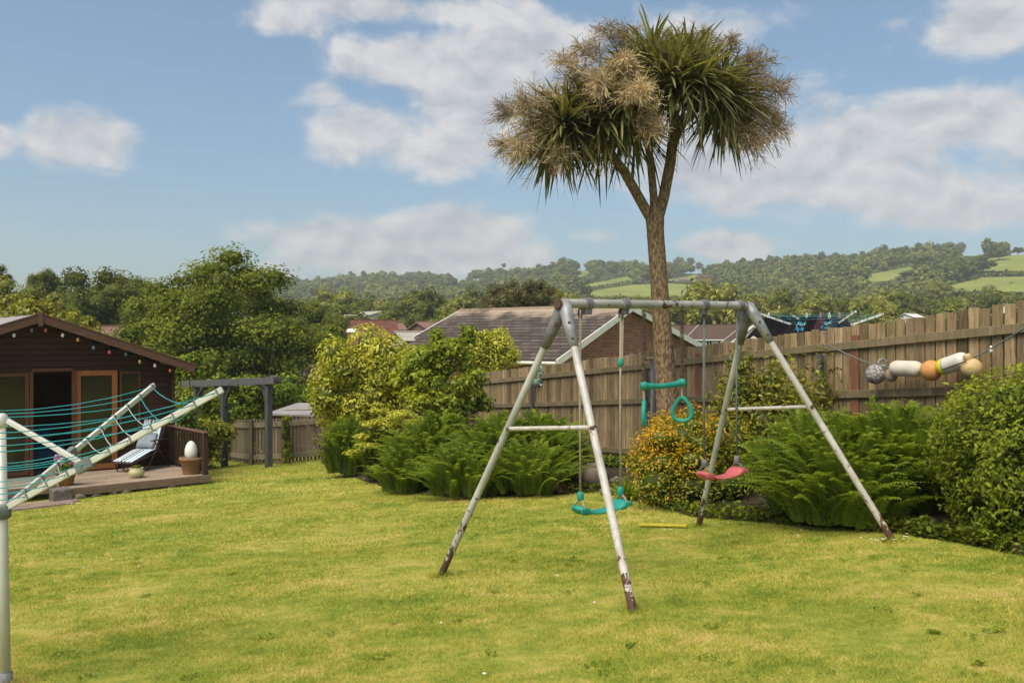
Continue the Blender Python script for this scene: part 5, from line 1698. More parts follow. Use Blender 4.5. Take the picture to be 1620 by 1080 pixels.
def build_plants():
    fern('big fern at the right end of the swing frame, left of the clipped hedge', onG(1290, 8.75), .66, 1.16, 300, 1)
    fern('big fern touching the clipped hedge on its left side', onG(1405, 8.6), .68, 1.20, 320, 2)
    fern('lower fern in front of the right hand ferns, spilling onto the lawn', onG(1340, 8.25), .66, .95, 280, 3, sx=1.3)
    fern('fern right behind the hedge end, half hidden by it', onG(1470, 8.9), .5, 1.1, 200, 30)
    fern('tall broad fern behind the near leg of the swing frame', onG(790, 13.2), .78, 1.22, 340, 4)
    fern('tall fern left of the swing ropes below the fence rail', onG(862, 13.3), .72, 1.20, 300, 5)
    fern('fern between the lime leaved bush and the broad fern', onG(688, 14.3), .82, 1.30, 360, 6)
    fern('short narrow fern under the lime leaved bush', onG(607, 15.9), .50, 1.1, 200, 7)
    fern('low fern at the lawn edge in front of the broad fern', onG(735, 12.5), .62, .85, 200, 21, sx=1.2)
    fern('low fern spilling onto the lawn below the near leg', onG(838, 12.35), .65, .82, 200, 22, sx=1.2)
    fern('small fern at the lawn edge under the lime leaved bush', onG(640, 13.7), .55, .8, 160, 23)
    fern('pale green fern at the left end of the flower border', onG(548, 17.4), .55, 1.25, 260, 8)
    # gold leaved bush
    g = np.random.default_rng(31)
    c = onG(1090, 10.35)
    bl = lumps(g, 30, c + Vector((0, 0, .60)), (.66, .55, .58), (.26, .42), .9)
    bl2 = np.array([[c.x - .36, c.y - .2, c.z + .30, .34, .34, .30], [c.x + .33, c.y - .2, c.z + .28, .38, .34, .28], [c.x, c.y - .25, c.z + .26, .4, .35, .26], [c.x + .62, c.y + .1, c.z + .34, .36, .34, .34], [c.x + .55, c.y + .25, c.z + .70, .34, .3, .32], [c.x - .48, c.y, c.z + .46, .24, .26, .26]])
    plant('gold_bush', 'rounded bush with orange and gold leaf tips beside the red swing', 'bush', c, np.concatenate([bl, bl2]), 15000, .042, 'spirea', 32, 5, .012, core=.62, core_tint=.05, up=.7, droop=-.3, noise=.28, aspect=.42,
          grade=lambda q: .30 * (q[:, 2] - c.z - .62) / .6 - .20 * (q[:, 0] - c.x) / .7)
    # straggly green shrub behind
    c = onG(1205, 11.2)
    bl = [[c.x - .35, c.y, c.z + 1.05, .28, .3, .5], [c.x, c.y, c.z + .8, .5, .4, .6], [c.x + .45, c.y + .1, c.z + .7, .4, .35, .55], [c.x - .25, c.y, c.z + 1.55, .16, .2, .28],
          [c.x + .1, c.y, c.z + 1.35, .22, .2, .28], [c.x + .2, c.y, c.z + .45, .6, .4, .42], [c.x - .5, c.y, c.z + .55, .45, .4, .5]]
    plant('straggly_shrub', 'straggly yellow-green shrub behind the far swing legs', 'shrub', c, bl + [[c.x - .1, c.y + .3, c.z + 1.1, .5, .3, .45], [c.x + .5, c.y + .3, c.z + 1.05, .4, .3, .4], [c.x + .75, c.y + .1, c.z + .5, .4, .35, .5]], 7500, .07, 'scrub', 33, 6, .012, core=.45, noise=.35, shell=.3, aspect=.42)
    c = fence_at(1290) + FN * .35
    bl = [[c.x, c.y, c.z + 1.0, .35, .35, .55], [c.x - .2, c.y, c.z + 1.5, .2, .3, .30], [c.x + .25, c.y - .3, c.z + 1.25, .25, .3, .5], [c.x + .1, c.y, c.z + .6, .5, .4, .5], [c.x - .5, c.y + .5, c.z + .9, .25, .3, .55]]
    plant('climbing_plant', 'sparse climbing plant against the fence post above the ferns', 'climber', c, bl, 1100, .085, 'scrub', 34, 5, .008, core=0, noise=.4, shell=.2, aspect=.5)
    # low plants by the fence foot
    c = G(880, 783) + Vector((0, .15, 0)); bl = lumps(g, 8, c + Z1 * .10, (.26, .2, .12), (.35, .5))
    plant('bronze_heuchera', 'low bronze leaved plant in front of the tall fern', 'plant', c, bl, 700, .06, 'brownleaf', 35, 1, .006, core=.6, aspect=.9)
    c = G(995, 796) + Vector((0, .25, 0)); n = 170
    V, F, T = sword(np.random.default_rng(36), np.tile(np.array(c), (n, 1)) + np.random.default_rng(37).normal(0, .05, (n, 3)) * [1, 1, 0], fan(np.random.default_rng(38), n, (35, 85)), .46, .016, .55)
    o = thing('strap_leaved_plant', 'arching strap leaved plant left of the gold bush', 'plant', c); link('leaves', fast_mesh('leaves', V, F, T, M['vine']), o)
    # climbers and low cover under the fence between ferns and gold bush
    for i, (px, dd, w_, h_, lab) in enumerate(((925, 16.2, .35, .32, 'low dark ground plant at the fence foot behind the urn'), (965, 15.2, .4, .26, 'low leafy plant behind the green swing seat'))):
        c = onG(px, dd); bl = lumps(g, 8, c + Z1 * h_ * .5, (w_, w_, h_ * .6), (.35, .5))
        plant('ground_plant', lab, 'plant', c, bl, 900, .06, 'hedge', 41 + i, 1, .006, core=.6)
    c = G(945, 777) + Vector((0, .3, 0))
    mb = MB(); mb.lathe(c, [(.09, 0), (.15, .03), (.19, .12), (.18, .22), (.12, .29), (.10, .31), (.125, .34), (.095, .34), (.085, .29)], 22)
    o = thing('clay_urn', 'round brownish clay urn at the foot of the fence', 'urn', c); mb.build('urn', simple("urn_clay", (.20, .15, .12), (.12, .09, .075), 5, rough=.85), o, True)
    V0, F0 = ICO2
    for i, (px, py, s, lab) in enumerate(((962, 786, .08, 'rough boulder in the border behind the green swing'), (978, 770, .09, 'brown boulder beside the strap leaved plant'), (905, 776, .06, 'small stone in the border left of the urn'))):
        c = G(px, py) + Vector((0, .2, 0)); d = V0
        nn = 1 + .18 * np.sin(d[:, 0] * 4 + i) * np.sin(d[:, 1] * 5 + i) + g.normal(0, .04, len(d))
        V = d * nn[:, None] * np.array([s * 1.2, s, s * .8]) + np.array([c.x, c.y, c.z + s * .5])
        tag(link('boulder', fast_mesh('boulder', V, F0, np.full(len(V), .5), M['stone'])), lab, 'boulder', 'boulders in the flower border')
    # variegated laurel and the light tree in front of it
    c = onG(568, 19.6)
    bl = lumps(g, 40, c + Z1 * 1.62, (1.22, 1.0, 1.32), (.26, .42))
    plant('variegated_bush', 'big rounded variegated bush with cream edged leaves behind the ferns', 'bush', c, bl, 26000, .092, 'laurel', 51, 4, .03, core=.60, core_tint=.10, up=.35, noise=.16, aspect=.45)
    c = onG(660, 20.4)
    bl = lumps(g, 24, c + Z1 * 1.75, (.9, .8, 1.05), (.28, .42))
    plant('variegated_bush', 'second variegated bush hidden partly behind the light green tree', 'bush', c, bl, 10000, .09, 'laurel', 52, 4, .03, core=.60, core_tint=.10, up=.35, noise=.16, aspect=.45)
    c = onG(772, 28.0)
    bl = lumps(g, 24, c + Z1 * 2.65, (.95, .8, 1.0), (.28, .45))
    plant('laurel_bush', 'dense yellow-green bush showing above the fence by the slate roof', 'bush', c, bl, 9000, .10, 'laurel', 53, 3, .04, core=.60, core_tint=.10, up=.4, noise=.16, aspect=.45)
    c = onG(697, 18.2)
    g2 = np.random.default_rng(61)
    bl = []
    for i in range(36):
        a = g2.uniform(0, 6.283); q = g2.uniform(.1, 1)
        bl.append([c.x - .05 + math.cos(a) * q * .92, c.y + math.sin(a) * q * .55, c.z + g2.uniform(1.55, 2.55) - .45 * q, .24, .22, .19])
    for px, py in ((692, 548), (690, 530), (740, 522), (738, 535), (720, 545), (668, 560), (655, 575), (640, 590), (740, 580), (628, 600), (735, 600)):
        p = P(px, py, 18.2 + g2.normal() * .1); bl.append([p.x, p.y, p.z, .17, .17, .15])
    plant('light_green_tree', 'young light green multi-stemmed tree in front of the stepped fence', 'tree', c, bl, 9000, .10, 'acer', 54, 9, .022, part='crown', bark='bark', core=0, noise=.35, shell=.25, up=.6, aspect=.62)
    c = onG(600, 16.6)
    bl = []
    for px, py, r_ in ((560, 715, .14), (580, 705, .18), (600, 695, .20), (620, 688, .22), (640, 680, .22), (655, 668, .2), (615, 668, .24), (590, 670, .2), (635, 655, .2), (600, 650, .14), (595, 640, .10), (575, 690, .15), (645, 693, .16)):
        p = P(px, py, 15.6 + g2.normal() * .2); bl.append([p.x, p.y, p.z, r_ * 1.25, r_, r_ * .34])
    plant('lime_bush', 'lime yellow bush with flat layered branches leaning over the ferns', 'bush', c, bl, 2600, .085, 'lacer', 55, 9, .010, core=0, noise=.25, shell=.2, up=1.6, aspect=.5)
    # ivy at the fence end of the light tree
    c = onG(722, 25.4); bl = [[c.x, c.y, c.z + .9, .35, .3, .8], [c.x - .3, c.y, c.z + .6, .4, .3, .5], [c.x + .2, c.y, c.z + 1.4, .2, .2, .4]]
    plant('ivy', 'dark ivy mound covering the end of the tall fence', 'ivy', c, bl, 1600, .10, 'hedge', 56, 1, .02, core=.7, aspect=.8)
    c = onG(451, 22.7); bl = [[c.x + .06, c.y, c.z + .35, .12, .12, .35], [c.x + .02, c.y, c.z + .85, .10, .12, .3], [c.x + .05, c.y, c.z + 1.15, .12, .1, .08]]
    plant('ivy', 'narrow strand of ivy climbing a post of the low picket fence', 'ivy', c, bl, 420, .07, 'hedge', 57, 1, .008, core=0, aspect=.8)
    # dead branches against the low fence
    c = onG(490, 22.6)
    o = thing('dead_branches', 'bare dead branches leaning on the low picket fence', 'branches', c)
    mb = MB()
    for px0, py0, px1, py1 in ((512, 722, 478, 660), (512, 722, 492, 690), (515, 720, 470, 703), (505, 705, 484, 672), (500, 712, 488, 704)):
        mb.tube([P(px0, py0, 22.5), P((px0 + px1) / 2 + 3, (py0 + py1) / 2 - 3, 22.6), P(px1, py1, 22.7)], [.02, .015, .006], 6)
    mb.build('branches', M['twig'], o, True)
    # bright shrubs behind the low fence
    for i, (px, dd, w_, h_, py, mat, lab, n) in enumerate((
            (412, 28.0, 1.2, 1.35, 604, 'vine', 'bright green leafy shrub seen through the pergola', 4200),
            (474, 29.5, 1.35, 1.4, 606, 'vine', 'bright green shrub right of the pergola above the little shed', 4200),
            (345, 25.8, 1.0, 1.3, 600, 'vine', 'green shrub behind the left opening of the pergola', 3000),
            (325, 22.6, .62, .75, 663, 'laurel', 'yellow-green leafy shrub growing over the deck balustrade', 2200),
            (298, 21.8, .45, .6, 566, 'vine', 'green shrub rising beside the end of the summerhouse roof', 1500))):
        c = onG(px, dd); top = P(px, py - 8, dd).z
        hz = top - c.z
        bl = lumps(np.random.default_rng(70 + i), 18, c + Z1 * (hz - h_ * .62), (w_, w_ * .8, h_ * .66), (.3, .45))
        bl = np.concatenate([bl, [[c.x, c.y, c.z + hz * .35, w_ * .7, w_ * .6, hz * .38]]])
        plant('leafy_shrub', lab, 'shrub', c, bl, n, .13 if dd > 23 else .09, mat, 80 + i, 3, .03, core=.62, core_tint=.05, up=.4, noise=.18)
    c = onG(500, 31); top = P(500, 578, 31).z
    bl = lumps(np.random.default_rng(77), 14, Vector((c.x, c.y, top - .8)), (1.1, .8, .8), (.3, .5)); bl = np.concatenate([bl, [[c.x, c.y, (c.z + top) / 2 - .4, .8, .6, (top - c.z) / 2]]])
    plant('mauve_shrub', 'dull mauve brown shrub beyond the low fence', 'shrub', c, bl, 2200, .16, 'purple', 90, 3, .03, core=.6)
    # hedge on the right
    g = np.random.default_rng(91)
    c = Vector((5.30, 6.95, g1(5.30, 6.95)))
    o = thing('clipped_hedge', 'dense clipped green hedge with shiny leaves at the right edge of the lawn', 'hedge', c)
    n = 64000
    hx, hy, H = 1.75, 1.0, 1.38
    d = rand_dirs(g, n * 2); d = d[d[:, 2] > -.85][:n]; n = len(d)
    # superellipsoid
    e = 3.2
    k = 1 / (np.abs(d[:, 0]) ** e + np.abs(d[:, 1]) ** e + np.abs(d[:, 2]) ** e) ** (1 / e)
    q = d * k[:, None] * np.array([hx, hy, H * .60])
    lump = 1 + .05 * np.sin(q[:, 0] * 2.9 + q[:, 1] * 2.3 + .6) + .045 * np.sin(q[:, 0] * 6.1 + 1) * np.sin(q[:, 2] * 7.3 + q[:, 1] * 5) + .03 * np.sin(q[:, 0] * 13 + q[:, 1] * 11) + .05 * np.sin(q[:, 1] * 3.7 + q[:, 2] * 3)
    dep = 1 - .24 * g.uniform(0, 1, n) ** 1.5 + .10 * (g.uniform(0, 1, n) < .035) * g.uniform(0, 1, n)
    hole = (np.sin(q[:, 0] * 9 + 2 * np.sin(q[:, 2] * 7)) * np.sin(q[:, 2] * 8 + q[:, 1] * 9 + 1) > .62)
    dep = dep - .10 * hole
    q = q * (lump * dep)[:, None]
    rot = R(-18)
    X = q[:, 0] * math.cos(rot) - q[:, 1] * math.sin(rot) + c.x
    Y = q[:, 0] * math.sin(rot) + q[:, 1] * math.cos(rot) + c.y
    Zq = q[:, 2] + c.z + H * .46 + np.clip(X - c.x + .4, -1.4, .5) * .17
    gzv = gz(X, Y)
    ok = Zq > gzv + .02
    pos = np.stack([X, Y, Zq], -1)[ok]; n = len(pos)
    nr = d[ok] + g.normal(0, .5, (n, 3)); nr[:, 2] += .35
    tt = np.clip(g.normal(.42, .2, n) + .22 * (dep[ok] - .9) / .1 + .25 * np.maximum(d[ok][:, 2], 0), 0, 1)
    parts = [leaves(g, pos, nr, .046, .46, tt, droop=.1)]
    V0, F0 = ICO2
    kk = 1 / (np.abs(V0[:, 0]) ** e + np.abs(V0[:, 1]) ** e + np.abs(V0[:, 2]) ** e) ** (1 / e)
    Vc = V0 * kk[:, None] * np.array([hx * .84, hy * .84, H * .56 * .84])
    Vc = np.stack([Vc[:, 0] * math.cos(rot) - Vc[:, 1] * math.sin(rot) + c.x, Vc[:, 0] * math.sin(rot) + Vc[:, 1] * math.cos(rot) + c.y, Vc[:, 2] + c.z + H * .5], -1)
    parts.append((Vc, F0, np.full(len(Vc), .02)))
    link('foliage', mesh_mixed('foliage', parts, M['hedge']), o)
    mb = MB()
    for i in range(7):
        x = c.x + g.uniform(-1.3, 1.3); y = c.y + g.uniform(-.5, .5)
        stem_mb(mb, (x, y, g1(x, y) - .03), (x + g.normal() * .1, y, c.z + .9), .018, g)
    mb.build('stems', M['twig'], o, True)
    # a strip of rough leaves under the hedge and ferns
    gg = np.random.default_rng(93); n = 3000
    pxs = gg.uniform(880, 1600, n); X, Y = [], []
    for q in pxs:
        y0 = float(np.interp(q, BED_X, BED_Y)) - abs(gg.normal(0, 7)) + 2.0
        p = G(q, y0); X.append(p.x); Y.append(p.y)
    X = np.array(X); Y = np.array(Y); Z = gz(X, Y) + gg.uniform(.01, .13, n)
    V, F, T = leaves(gg, np.stack([X, Y, Z], -1), rand_dirs(gg, n) * .6 + [0, 0, .8], .06, .5, gg.uniform(0, .8, n))
    tag(link('undergrowth', fast_mesh('undergrowth', V, F, T, M['hedge'])), 'low leafy undergrowth along the edge of the flower border', 'undergrowth', kind='stuff')
    # broad leaved weeds and clover in the turf
    gg = np.random.default_rng(95); pos = []; nr = []
    for i in range(90):
        d_ = 4.2 + 12 * gg.uniform() ** 1.4; x = gg.uniform(-.55, .55) * d_
        if not bool(on_lawn(np.array([x]), np.array([d_]))[0]): continue
        k = int(gg.integers(8, 26)); r_ = gg.uniform(.03, .075)
        for q in range(k):
            a = gg.uniform(0, 6.283); e = r_ * gg.uniform() ** .6
            X_, Y_ = x + math.cos(a) * e, d_ + math.sin(a) * e
            pos.append((X_, Y_, g1(X_, Y_) + gg.uniform(.012, .022))); nr.append((gg.normal() * .35, gg.normal() * .35, 1))
    V, F, T = leaves(gg, np.array(pos), np.array(nr), .024, .7, np.clip(gg.normal(.5, .18, len(pos)), 0, 1))
    tag(link('lawn_weeds', fast_mesh('lawn_weeds', V, F, T, M['vine'])), 'small broad leaved weeds growing in the lawn', 'weeds', kind='stuff')
    # daisies
    V, F, T = [], [], []; o_ = 0
    spots = [(G(1413, 858), .10, 14), (G(1110, 833), .35, 5), (G(480, 735), .8, 26), (G(115, 800), .12, 8), (G(300, 850), 1.2, 4), (G(180, 900), 1.0, 4), (G(820, 915), .3, 1), (G(560, 760), .5, 10), (G(1310, 850), .3, 3), (G(900, 1000), 1.0, 3)]
    for p, sp, k in spots:
        for i in range(k):
            x = p.x + gg.normal() * sp; y = p.y + gg.normal() * sp * .6; z = g1(x, y) + .035
            r_ = .011; m_ = 10
            V += [(x, y, z + .004)] + [(x + r_ * math.cos(6.283 * q / m_), y + r_ * math.sin(6.283 * q / m_), z + .002 * (q % 2)) for q in range(m_)]
            F += [(o_, o_ + 1 + q, o_ + 1 + (q + 1) % m_) for q in range(m_)]; T += [.6] * (m_ + 1); o_ += m_ + 1
    tag(link('daisies', fast_mesh('daisies', V, F, T, M['petal'])), 'tiny white daisies scattered in the lawn', 'daisies', kind='stuff')
build_plants()

# ------------------------------------------------------------------ HOUSES
def gable_house(name, label, ridge0, ridge1, zr, ze, half, wallmat, roofmat, verge='white', ground=None, over=.25, half2=None, ze2=None, bricks=None, chimney=None, windows=(), cat_='house', th=.12):
    """ridge from ridge0 to ridge1 (x,y); half = plan half width on the side facing the garden, half2 on the other"""
    a = Vector((ridge0[0], ridge0[1], 0)); b = Vector((ridge1[0], ridge1[1], 0))
    r = (b - a).normalized(); nrm = Vector((-r.y, r.x, 0))
    if nrm.y > 0: nrm = -nrm           # towards the camera
    half2 = half2 or half; ze2 = ze if ze2 is None else ze2
    gl = ground if ground is not None else min(g1(a.x, a.y), g1(b.x, b.y)) - .3
    o = thing(name, label, cat_, ((a.x + b.x) / 2, (a.y + b.y) / 2, gl))
    def q(s, n, z):
        p = a + r * s + nrm * n; return Vector((p.x, p.y, z))
    L = (b - a).length
    mb = MB()
    ow = over
    pts = [q(0, half - ow, gl), q(0, half - ow, ze + (zr - ze) * ow / half), q(0, 0, zr - .03), q(0, -half2 + ow, ze2 + (zr - ze2) * ow / half2), q(0, -half2 + ow, gl)]
    mb.slab(pts, r * L)
    mb.build('wall', wallmat, o)
    mb = MB()
    e = .22
    s0, s1 = -e, L + e
    A = [q(s0, 0, zr + .05), q(s1, 0, zr + .05), q(s1, half + .1, ze), q(s0, half + .1, ze)]
    mb.slab(A, (0, 0, th))
    B = [q(s1, 0, zr + .05), q(s0, 0, zr + .05), q(s0, -half2 - .1, ze2), q(s1, -half2 - .1, ze2)]
    mb.slab(B, (0, 0, th))
    ro = mb.build('roof', roofmat, o)
    mb = MB(); mb.beam(q(s0 - .01, 0, zr + .05 + th + .01), q(s1 + .01, 0, zr + .05 + th + .01), .22, .10); mb.build('ridge_tiles', roofmat, ro)
    if verge:
        for s in (s0 - .03, s1 + .03):
            mb = MB()
            mb.beam(q(s, 0, zr + .05 + .02), q(s, half + .1, ze + .02), .05, .24); mb.beam(q(s, 0, zr + .05 + .02), q(s, -half2 - .1, ze2 + .02), .05, .24)
            mb.build('bargeboard', M[verge], o)
        mb = MB(); mb.tube([q(s0, half + .16, ze + .01), q(s1, half + .16, ze + .01)], .06, 8); mb.build('gutter', M[verge], o, True)
    for (n0, z0, wd, ht, side) in windows:      # side 'f' long wall facing the garden, 'g' gable at ridge0
        mb = MB(); m2 = MB()
        if side == 'f':
            c = q(n0, half - ow, z0); ax = (r, nrm, Z1)
        else:
            c = q(0, n0, z0); ax = (nrm, -r, Z1)
        out_ = ax[1]
        for dx, dz, sx, sz in ((0, ht / 2, wd + .12, .08), (0, -ht / 2, wd + .12, .08), (-wd / 2, 0, .08, ht - .08), (wd / 2, 0, .08, ht - .08), (0, 0, .06, ht - .08)):
            mb.box(c + ax[0] * dx + Z1 * dz + out_ * .03, (sx, .07, sz), ax)
        f = mb.build('window', M['white'], o)
        m2.box(c + out_ * .015, (wd - .07, .02, ht - .07), ax); m2.build('pane', simple("house_glass", (.045, .05, .05), rough=.1), f)
    if chimney:
        for s, n, h in chimney:
            c = q(s, n, zr + h * .3); mb = MB(); mb.box(c, (.5, .6, h * 1.4), (r, nrm, Z1)); mb.box(c + Z1 * (h * .7 + .04), (.6, .7, .08), (r, nrm, Z1)); mb.lathe(c + Z1 * (h * .7 + .08), [(.12, 0), (.10, .3)], 10)
            mb.build('chimney', wallmat if bricks is None else bricks, ro)
    return o
def build_houses():
    # brick house with the slate roof
    X0, Y0 = 4.58, 36.0; X1, Y1 = -2.17, 41.4
    rd = Vector((X1 - X0, Y1 - Y0, 0)).normalized(); gd = Vector((-rd.y, rd.x, 0))
    zr, ze = 2.66, .62
    br = brickmat("house_brick", gd, (.40, .155, .085), (.19, .085, .052), (.36, .26, .19), .30, .098, .012)
    sl = brickmat("slate_roof", rd, (.158, .120, .098), (.070, .054, .045), (.020, .017, .015), .46, .125, .016, 1.0, (ze + .3, zr + .25, (.42, .32, .235), .8), bias=-.1, rough=.85)
    gable_house('brick_house', 'brick house with a dark slate roof and white bargeboards behind the long fence', (X0, Y0), (X1, Y1), zr, ze, 5.0, br, sl, ground=-3.2, half2=7.0, ze2=.85)
    brown = brickmat("brown_tiles", Vector((1, 0, 0)), (.135, .085, .062), (.10, .062, .048), (.06, .04, .03), .33, .12, .01)
    redt = brickmat("red_tiles", Vector((1, 0, 0)), (.21, .075, .050), (.13, .052, .040), (.10, .04, .03), .4, .17, .012)
    greyt = brickmat("grey_tiles", Vector((1, 0, 0)), (.50, .44, .38), (.42, .37, .32), (.28, .25, .22), .5, .2, .012)
    pinkt = brickmat("pink_tiles", Vector((1, 0, 0)), (.29, .17, .12), (.21, .12, .09), (.16, .09, .07), .4, .17, .012)
    def rp(px, d): return ((px - 810) / FP * d, d)
    def z(py, d): return P(0, py, d).z
    bx, by = rp(1108, 118)
    gable_house('bungalow', 'white bungalow with a brown tiled roof right of the palm trunk', (bx, by), (bx + .8 * 7, by - .6 * 7), z(515.5, 118), z(538, 114), 4.0, M['cream'], brown, ground=-5, half2=4,
                windows=[(1.2, z(543, 113) - .2, .9, .9, 'f'), (3.0, z(543, 113) - .2, .8, .9, 'f'), (4.6, z(543, 113) - .2, .9, .9, 'f')], th=.1)
    gable_house('bungalow', 'brown roofed bungalow wing seen between the palm trunk and the white bargeboard', rp(1030, 123), rp(1106, 121), z(516, 122), z(538, 118), 4, M['cream'], brown, ground=-5, verge=None, th=.1)
    gable_house('gabled_house', 'small white gabled house glimpsed past the far swing leg', rp(1192, 96), rp(1174, 106), z(516, 98), z(545, 95), 2.4, M['cream'], brown, ground=-4.5, half2=2.4, th=.1)
    gable_house('red_roof_house', 'house with a red tiled roof and rooflight beyond the variegated bush', rp(540, 86), rp(624, 87), z(509, 86), z(548, 80), 6, redt, redt, ground=-6.5, half2=5, verge=None)
    mb = MB(); c = P(556, 523, 83.1); mb.box(c, (.85, .75, .08), (Vector((1, .01, 0)).normalized(), Vector((-.01, .91, .41)).normalized(), Vector((0, -.41, .91)).normalized())); mb.build('rooflight', M['white'], thing('rooflight', 'white rooflight set in the red tiled roof', 'rooflight', c))
    gable_house('pink_roof_house', 'low house with a pale terracotta roof right of the red roof', rp(606, 95), rp(634, 95.5), z(513, 95), z(523, 92), 3.2, pinkt, pinkt, ground=-6.5, verge=None)
    gable_house('pale_roof_house', 'white house with a pale grey roof standing above the red roof', rp(603, 122), rp(573, 126), z(495, 124), z(507, 120), 4.2, M['cream'], greyt, ground=-6.5, verge=None)
    gable_house('garden_outbuilding', 'low pale roofed outbuilding showing above the light green tree', rp(632, 40), rp(682, 40.5), z(528, 40), z(540, 38.8), 1.5, M['cream'], greyt, ground=-3.5, th=.04, verge=None)
    gable_house('cottage', 'cottage with a faded pink roof half hidden behind the summerhouse roof', rp(155, 50), rp(190, 50.5), z(521, 51), z(545, 48), 3, pinkt, pinkt, ground=-6.5, verge=None)
    gable_house('brown_roof_house', 'brownish roofed house glimpsed left of the brick house', rp(662, 78), rp(705, 79), z(512, 78), z(526, 75), 4, pinkt, pinkt, ground=-6.5, verge=None)
    gable_house('white_garage', 'white low gabled garage above the fence right of the washing', rp(1432, 128), rp(1449, 130), z(497, 128), z(502, 126), 1.3, M['white'], M['white'], ground=-4, th=.06, verge=None)
    gable_house('small_white_roof', 'tiny pale gable roof peeping over the tall end of the fence', rp(1589, 110), rp(1598, 111), z(482, 110), z(486, 109), .7, M['white'], greyt, ground=-2, th=.05, verge=None)
    # farmhouses on the hill
    def hillp(px, py):
        for d in np.arange(240, 900, 1.0):
            X = (px - 810) / FP * d
            zz = g1(X, d)
            if 540 - FP * (zz - EYE) / d <= py: return X, d, zz
        return X, d, zz
    x, d, zz = hillp(1006, 445.5); x2, d2, z2 = hillp(1032, 444.5)
    gable_house('white_farmhouse', 'white farmhouse with a grey slate roof on the hillside left of the palm trunk', (x, d), (x2, d2), zz + 5.6, zz + 3.6, 3.2, M['white'], greyt, ground=zz - 1, verge=None,
                windows=[(1.6, zz + 2.7, .9, 1.0, 'f'), (4.2, zz + 2.7, .9, 1.0, 'f'), (6.8, zz + 2.7, .9, 1.0, 'f'), (1.6, zz + 1.0, .9, 1.1, 'f'), (6.8, zz + 1.0, .9, 1.1, 'f')], chimney=[(.6, 0, 1.2), (7.8, 0, 1.2)])
    x, d, zz = hillp(1104, 448); x2, d2, z2 = hillp(1126, 447)
    gable_house('pink_farmhouse', 'dull red brick house on the hillside right of the palm trunk', (x, d), (x2, d2), zz + 5.2, zz + 3.2, 3.0, pinkt, brown, ground=zz - 1, verge=None, chimney=[(.6, 0, 1.2)])
    x, d, zz = hillp(1071, 448); x2, d2, z2 = hillp(1088, 447)
    gable_house('barn', 'low barn with an orange-brown roof on the hill between the two farmhouses', (x, d), (x2, d2), zz + 3.0, zz + 2.0, 2.5, M['cream'], pinkt, ground=zz - 1, verge=None)
    # little shed behind the low fence
    a = onG(432, 25.4)
    o = thing('garden_shed', 'small brown shed with a flat pale roof behind the low picket fence', 'shed', onG(465, 25.6))
    zt = P(0, 657, 25.4).z
    x0, x1 = P(431, 0, 25.4).x, P(520, 0, 25.4).x
    mb = MB(); gl = g1(x0, 25.4)
    mb.box(((x0 + x1) / 2, 26.5, (gl - .2 + zt) / 2), (x1 - x0, 2.2, zt - gl + .2)); mb.build('wall', simple("shed_brown", (.19, .095, .065), (.14, .07, .05), 5, (8, 8, .6), rough=.8), o)
    mb = MB(); mb.slab([(x0 - .15, 25.2, zt + .02), (x1 + .15, 25.2, zt - .02), (x1 + .15, 27.7, zt + .13), (x0 - .15 + .3, 27.7, zt + .15)], (0, 0, .05)); mb.build('roof', M['felt'], o)
    mb = MB(); mb.beam((x0 + .2, 25.9, zt + .105), (x1 - .3, 26.2, zt + .115), .06, .03); mb.build('roof_batten', M['pale_wood'], o)
    # poles
    pm = simple("pole_wood", (.13, .10, .08), rough=.9)
    for px, py, d, lab in ((1543, 457, 150, 'thin pole left of the tall end of the fence'), (1538, 478, 120, 'short lamp pole beside the thin pole'), (1600, 446, 420, 'pole standing in the far green field on the right')):
        b = onG(px, d); t = P(px, py, d)
        o = thing('utility_pole', lab, 'pole', b, 'poles in the valley')
        mb = MB(); mb.tube([b, t], [.16, .12] if d < 300 else [.4, .35], 8); mb.build('pole', pm, o)
        mb = MB(); k = .7 if d < 300 else 1.2; mb.beam(t - Z1 * .5 - Vector((k, 0, 0)), t - Z1 * .5 + Vector((k, 0, 0)), .1, .12); mb.build('crossarm', pm, o)
    b = onG(545, 84); t = P(545, 498, 84); o = thing('chimney_mast', 'thin pale mast standing at the left end of the red roof', 'mast', b)
    mb = MB(); mb.tube([b, t], .07, 8); mb.build('mast', M['white'], o); mb = MB(); mb.beam(t, t + Vector((1.2, 0, -.05)), .05, .05); mb.build('arm', M['white'], o)
build_houses()

# ------------------------------------------------------------------ TREES
PROTO = {}
def proto_mesh(kind, shape, fine=False):
    """crown and trunk meshes of a unit tree: height 1, width about .8"""
    k = (kind, shape, fine)
    if k in PROTO: return PROTO[k]
    g = np.random.default_rng(500 + shape * 7 + len(kind))
    w_, zc, hz = ((.40, .58, .40), (.46, .56, .42), (.34, .55, .44), (.42, .62, .36))[shape % 4]
    bl = lumps(g, 46 if fine else 30, (0, 0, zc), (w_, w_, hz), (.18, .34) if fine else (.24, .40), .85, -.75)
    me = crown_mesh(g, 'crown', bl, 11000 if fine else 2600, .026 if fine else .052, M[kind], core=.74, core_tint=.36, noise=.16, up=.6)
    mb = MB(); stem_mb(mb, (0, 0, -1.6), (0, 0, .5), .03, g, .01, 8)
    for i in range(5):
        p = bl[i][:3]; stem_mb(mb, (0, 0, .22), p, .012, g, .1)
    tm = bpy.data.meshes.new('trunk'); tm.from_pydata(mb.v, [], mb.f); set_tint(tm, mb.t); tm.materials.append(M['bark'])
    PROTO[k] = (me, tm); return PROTO[k]
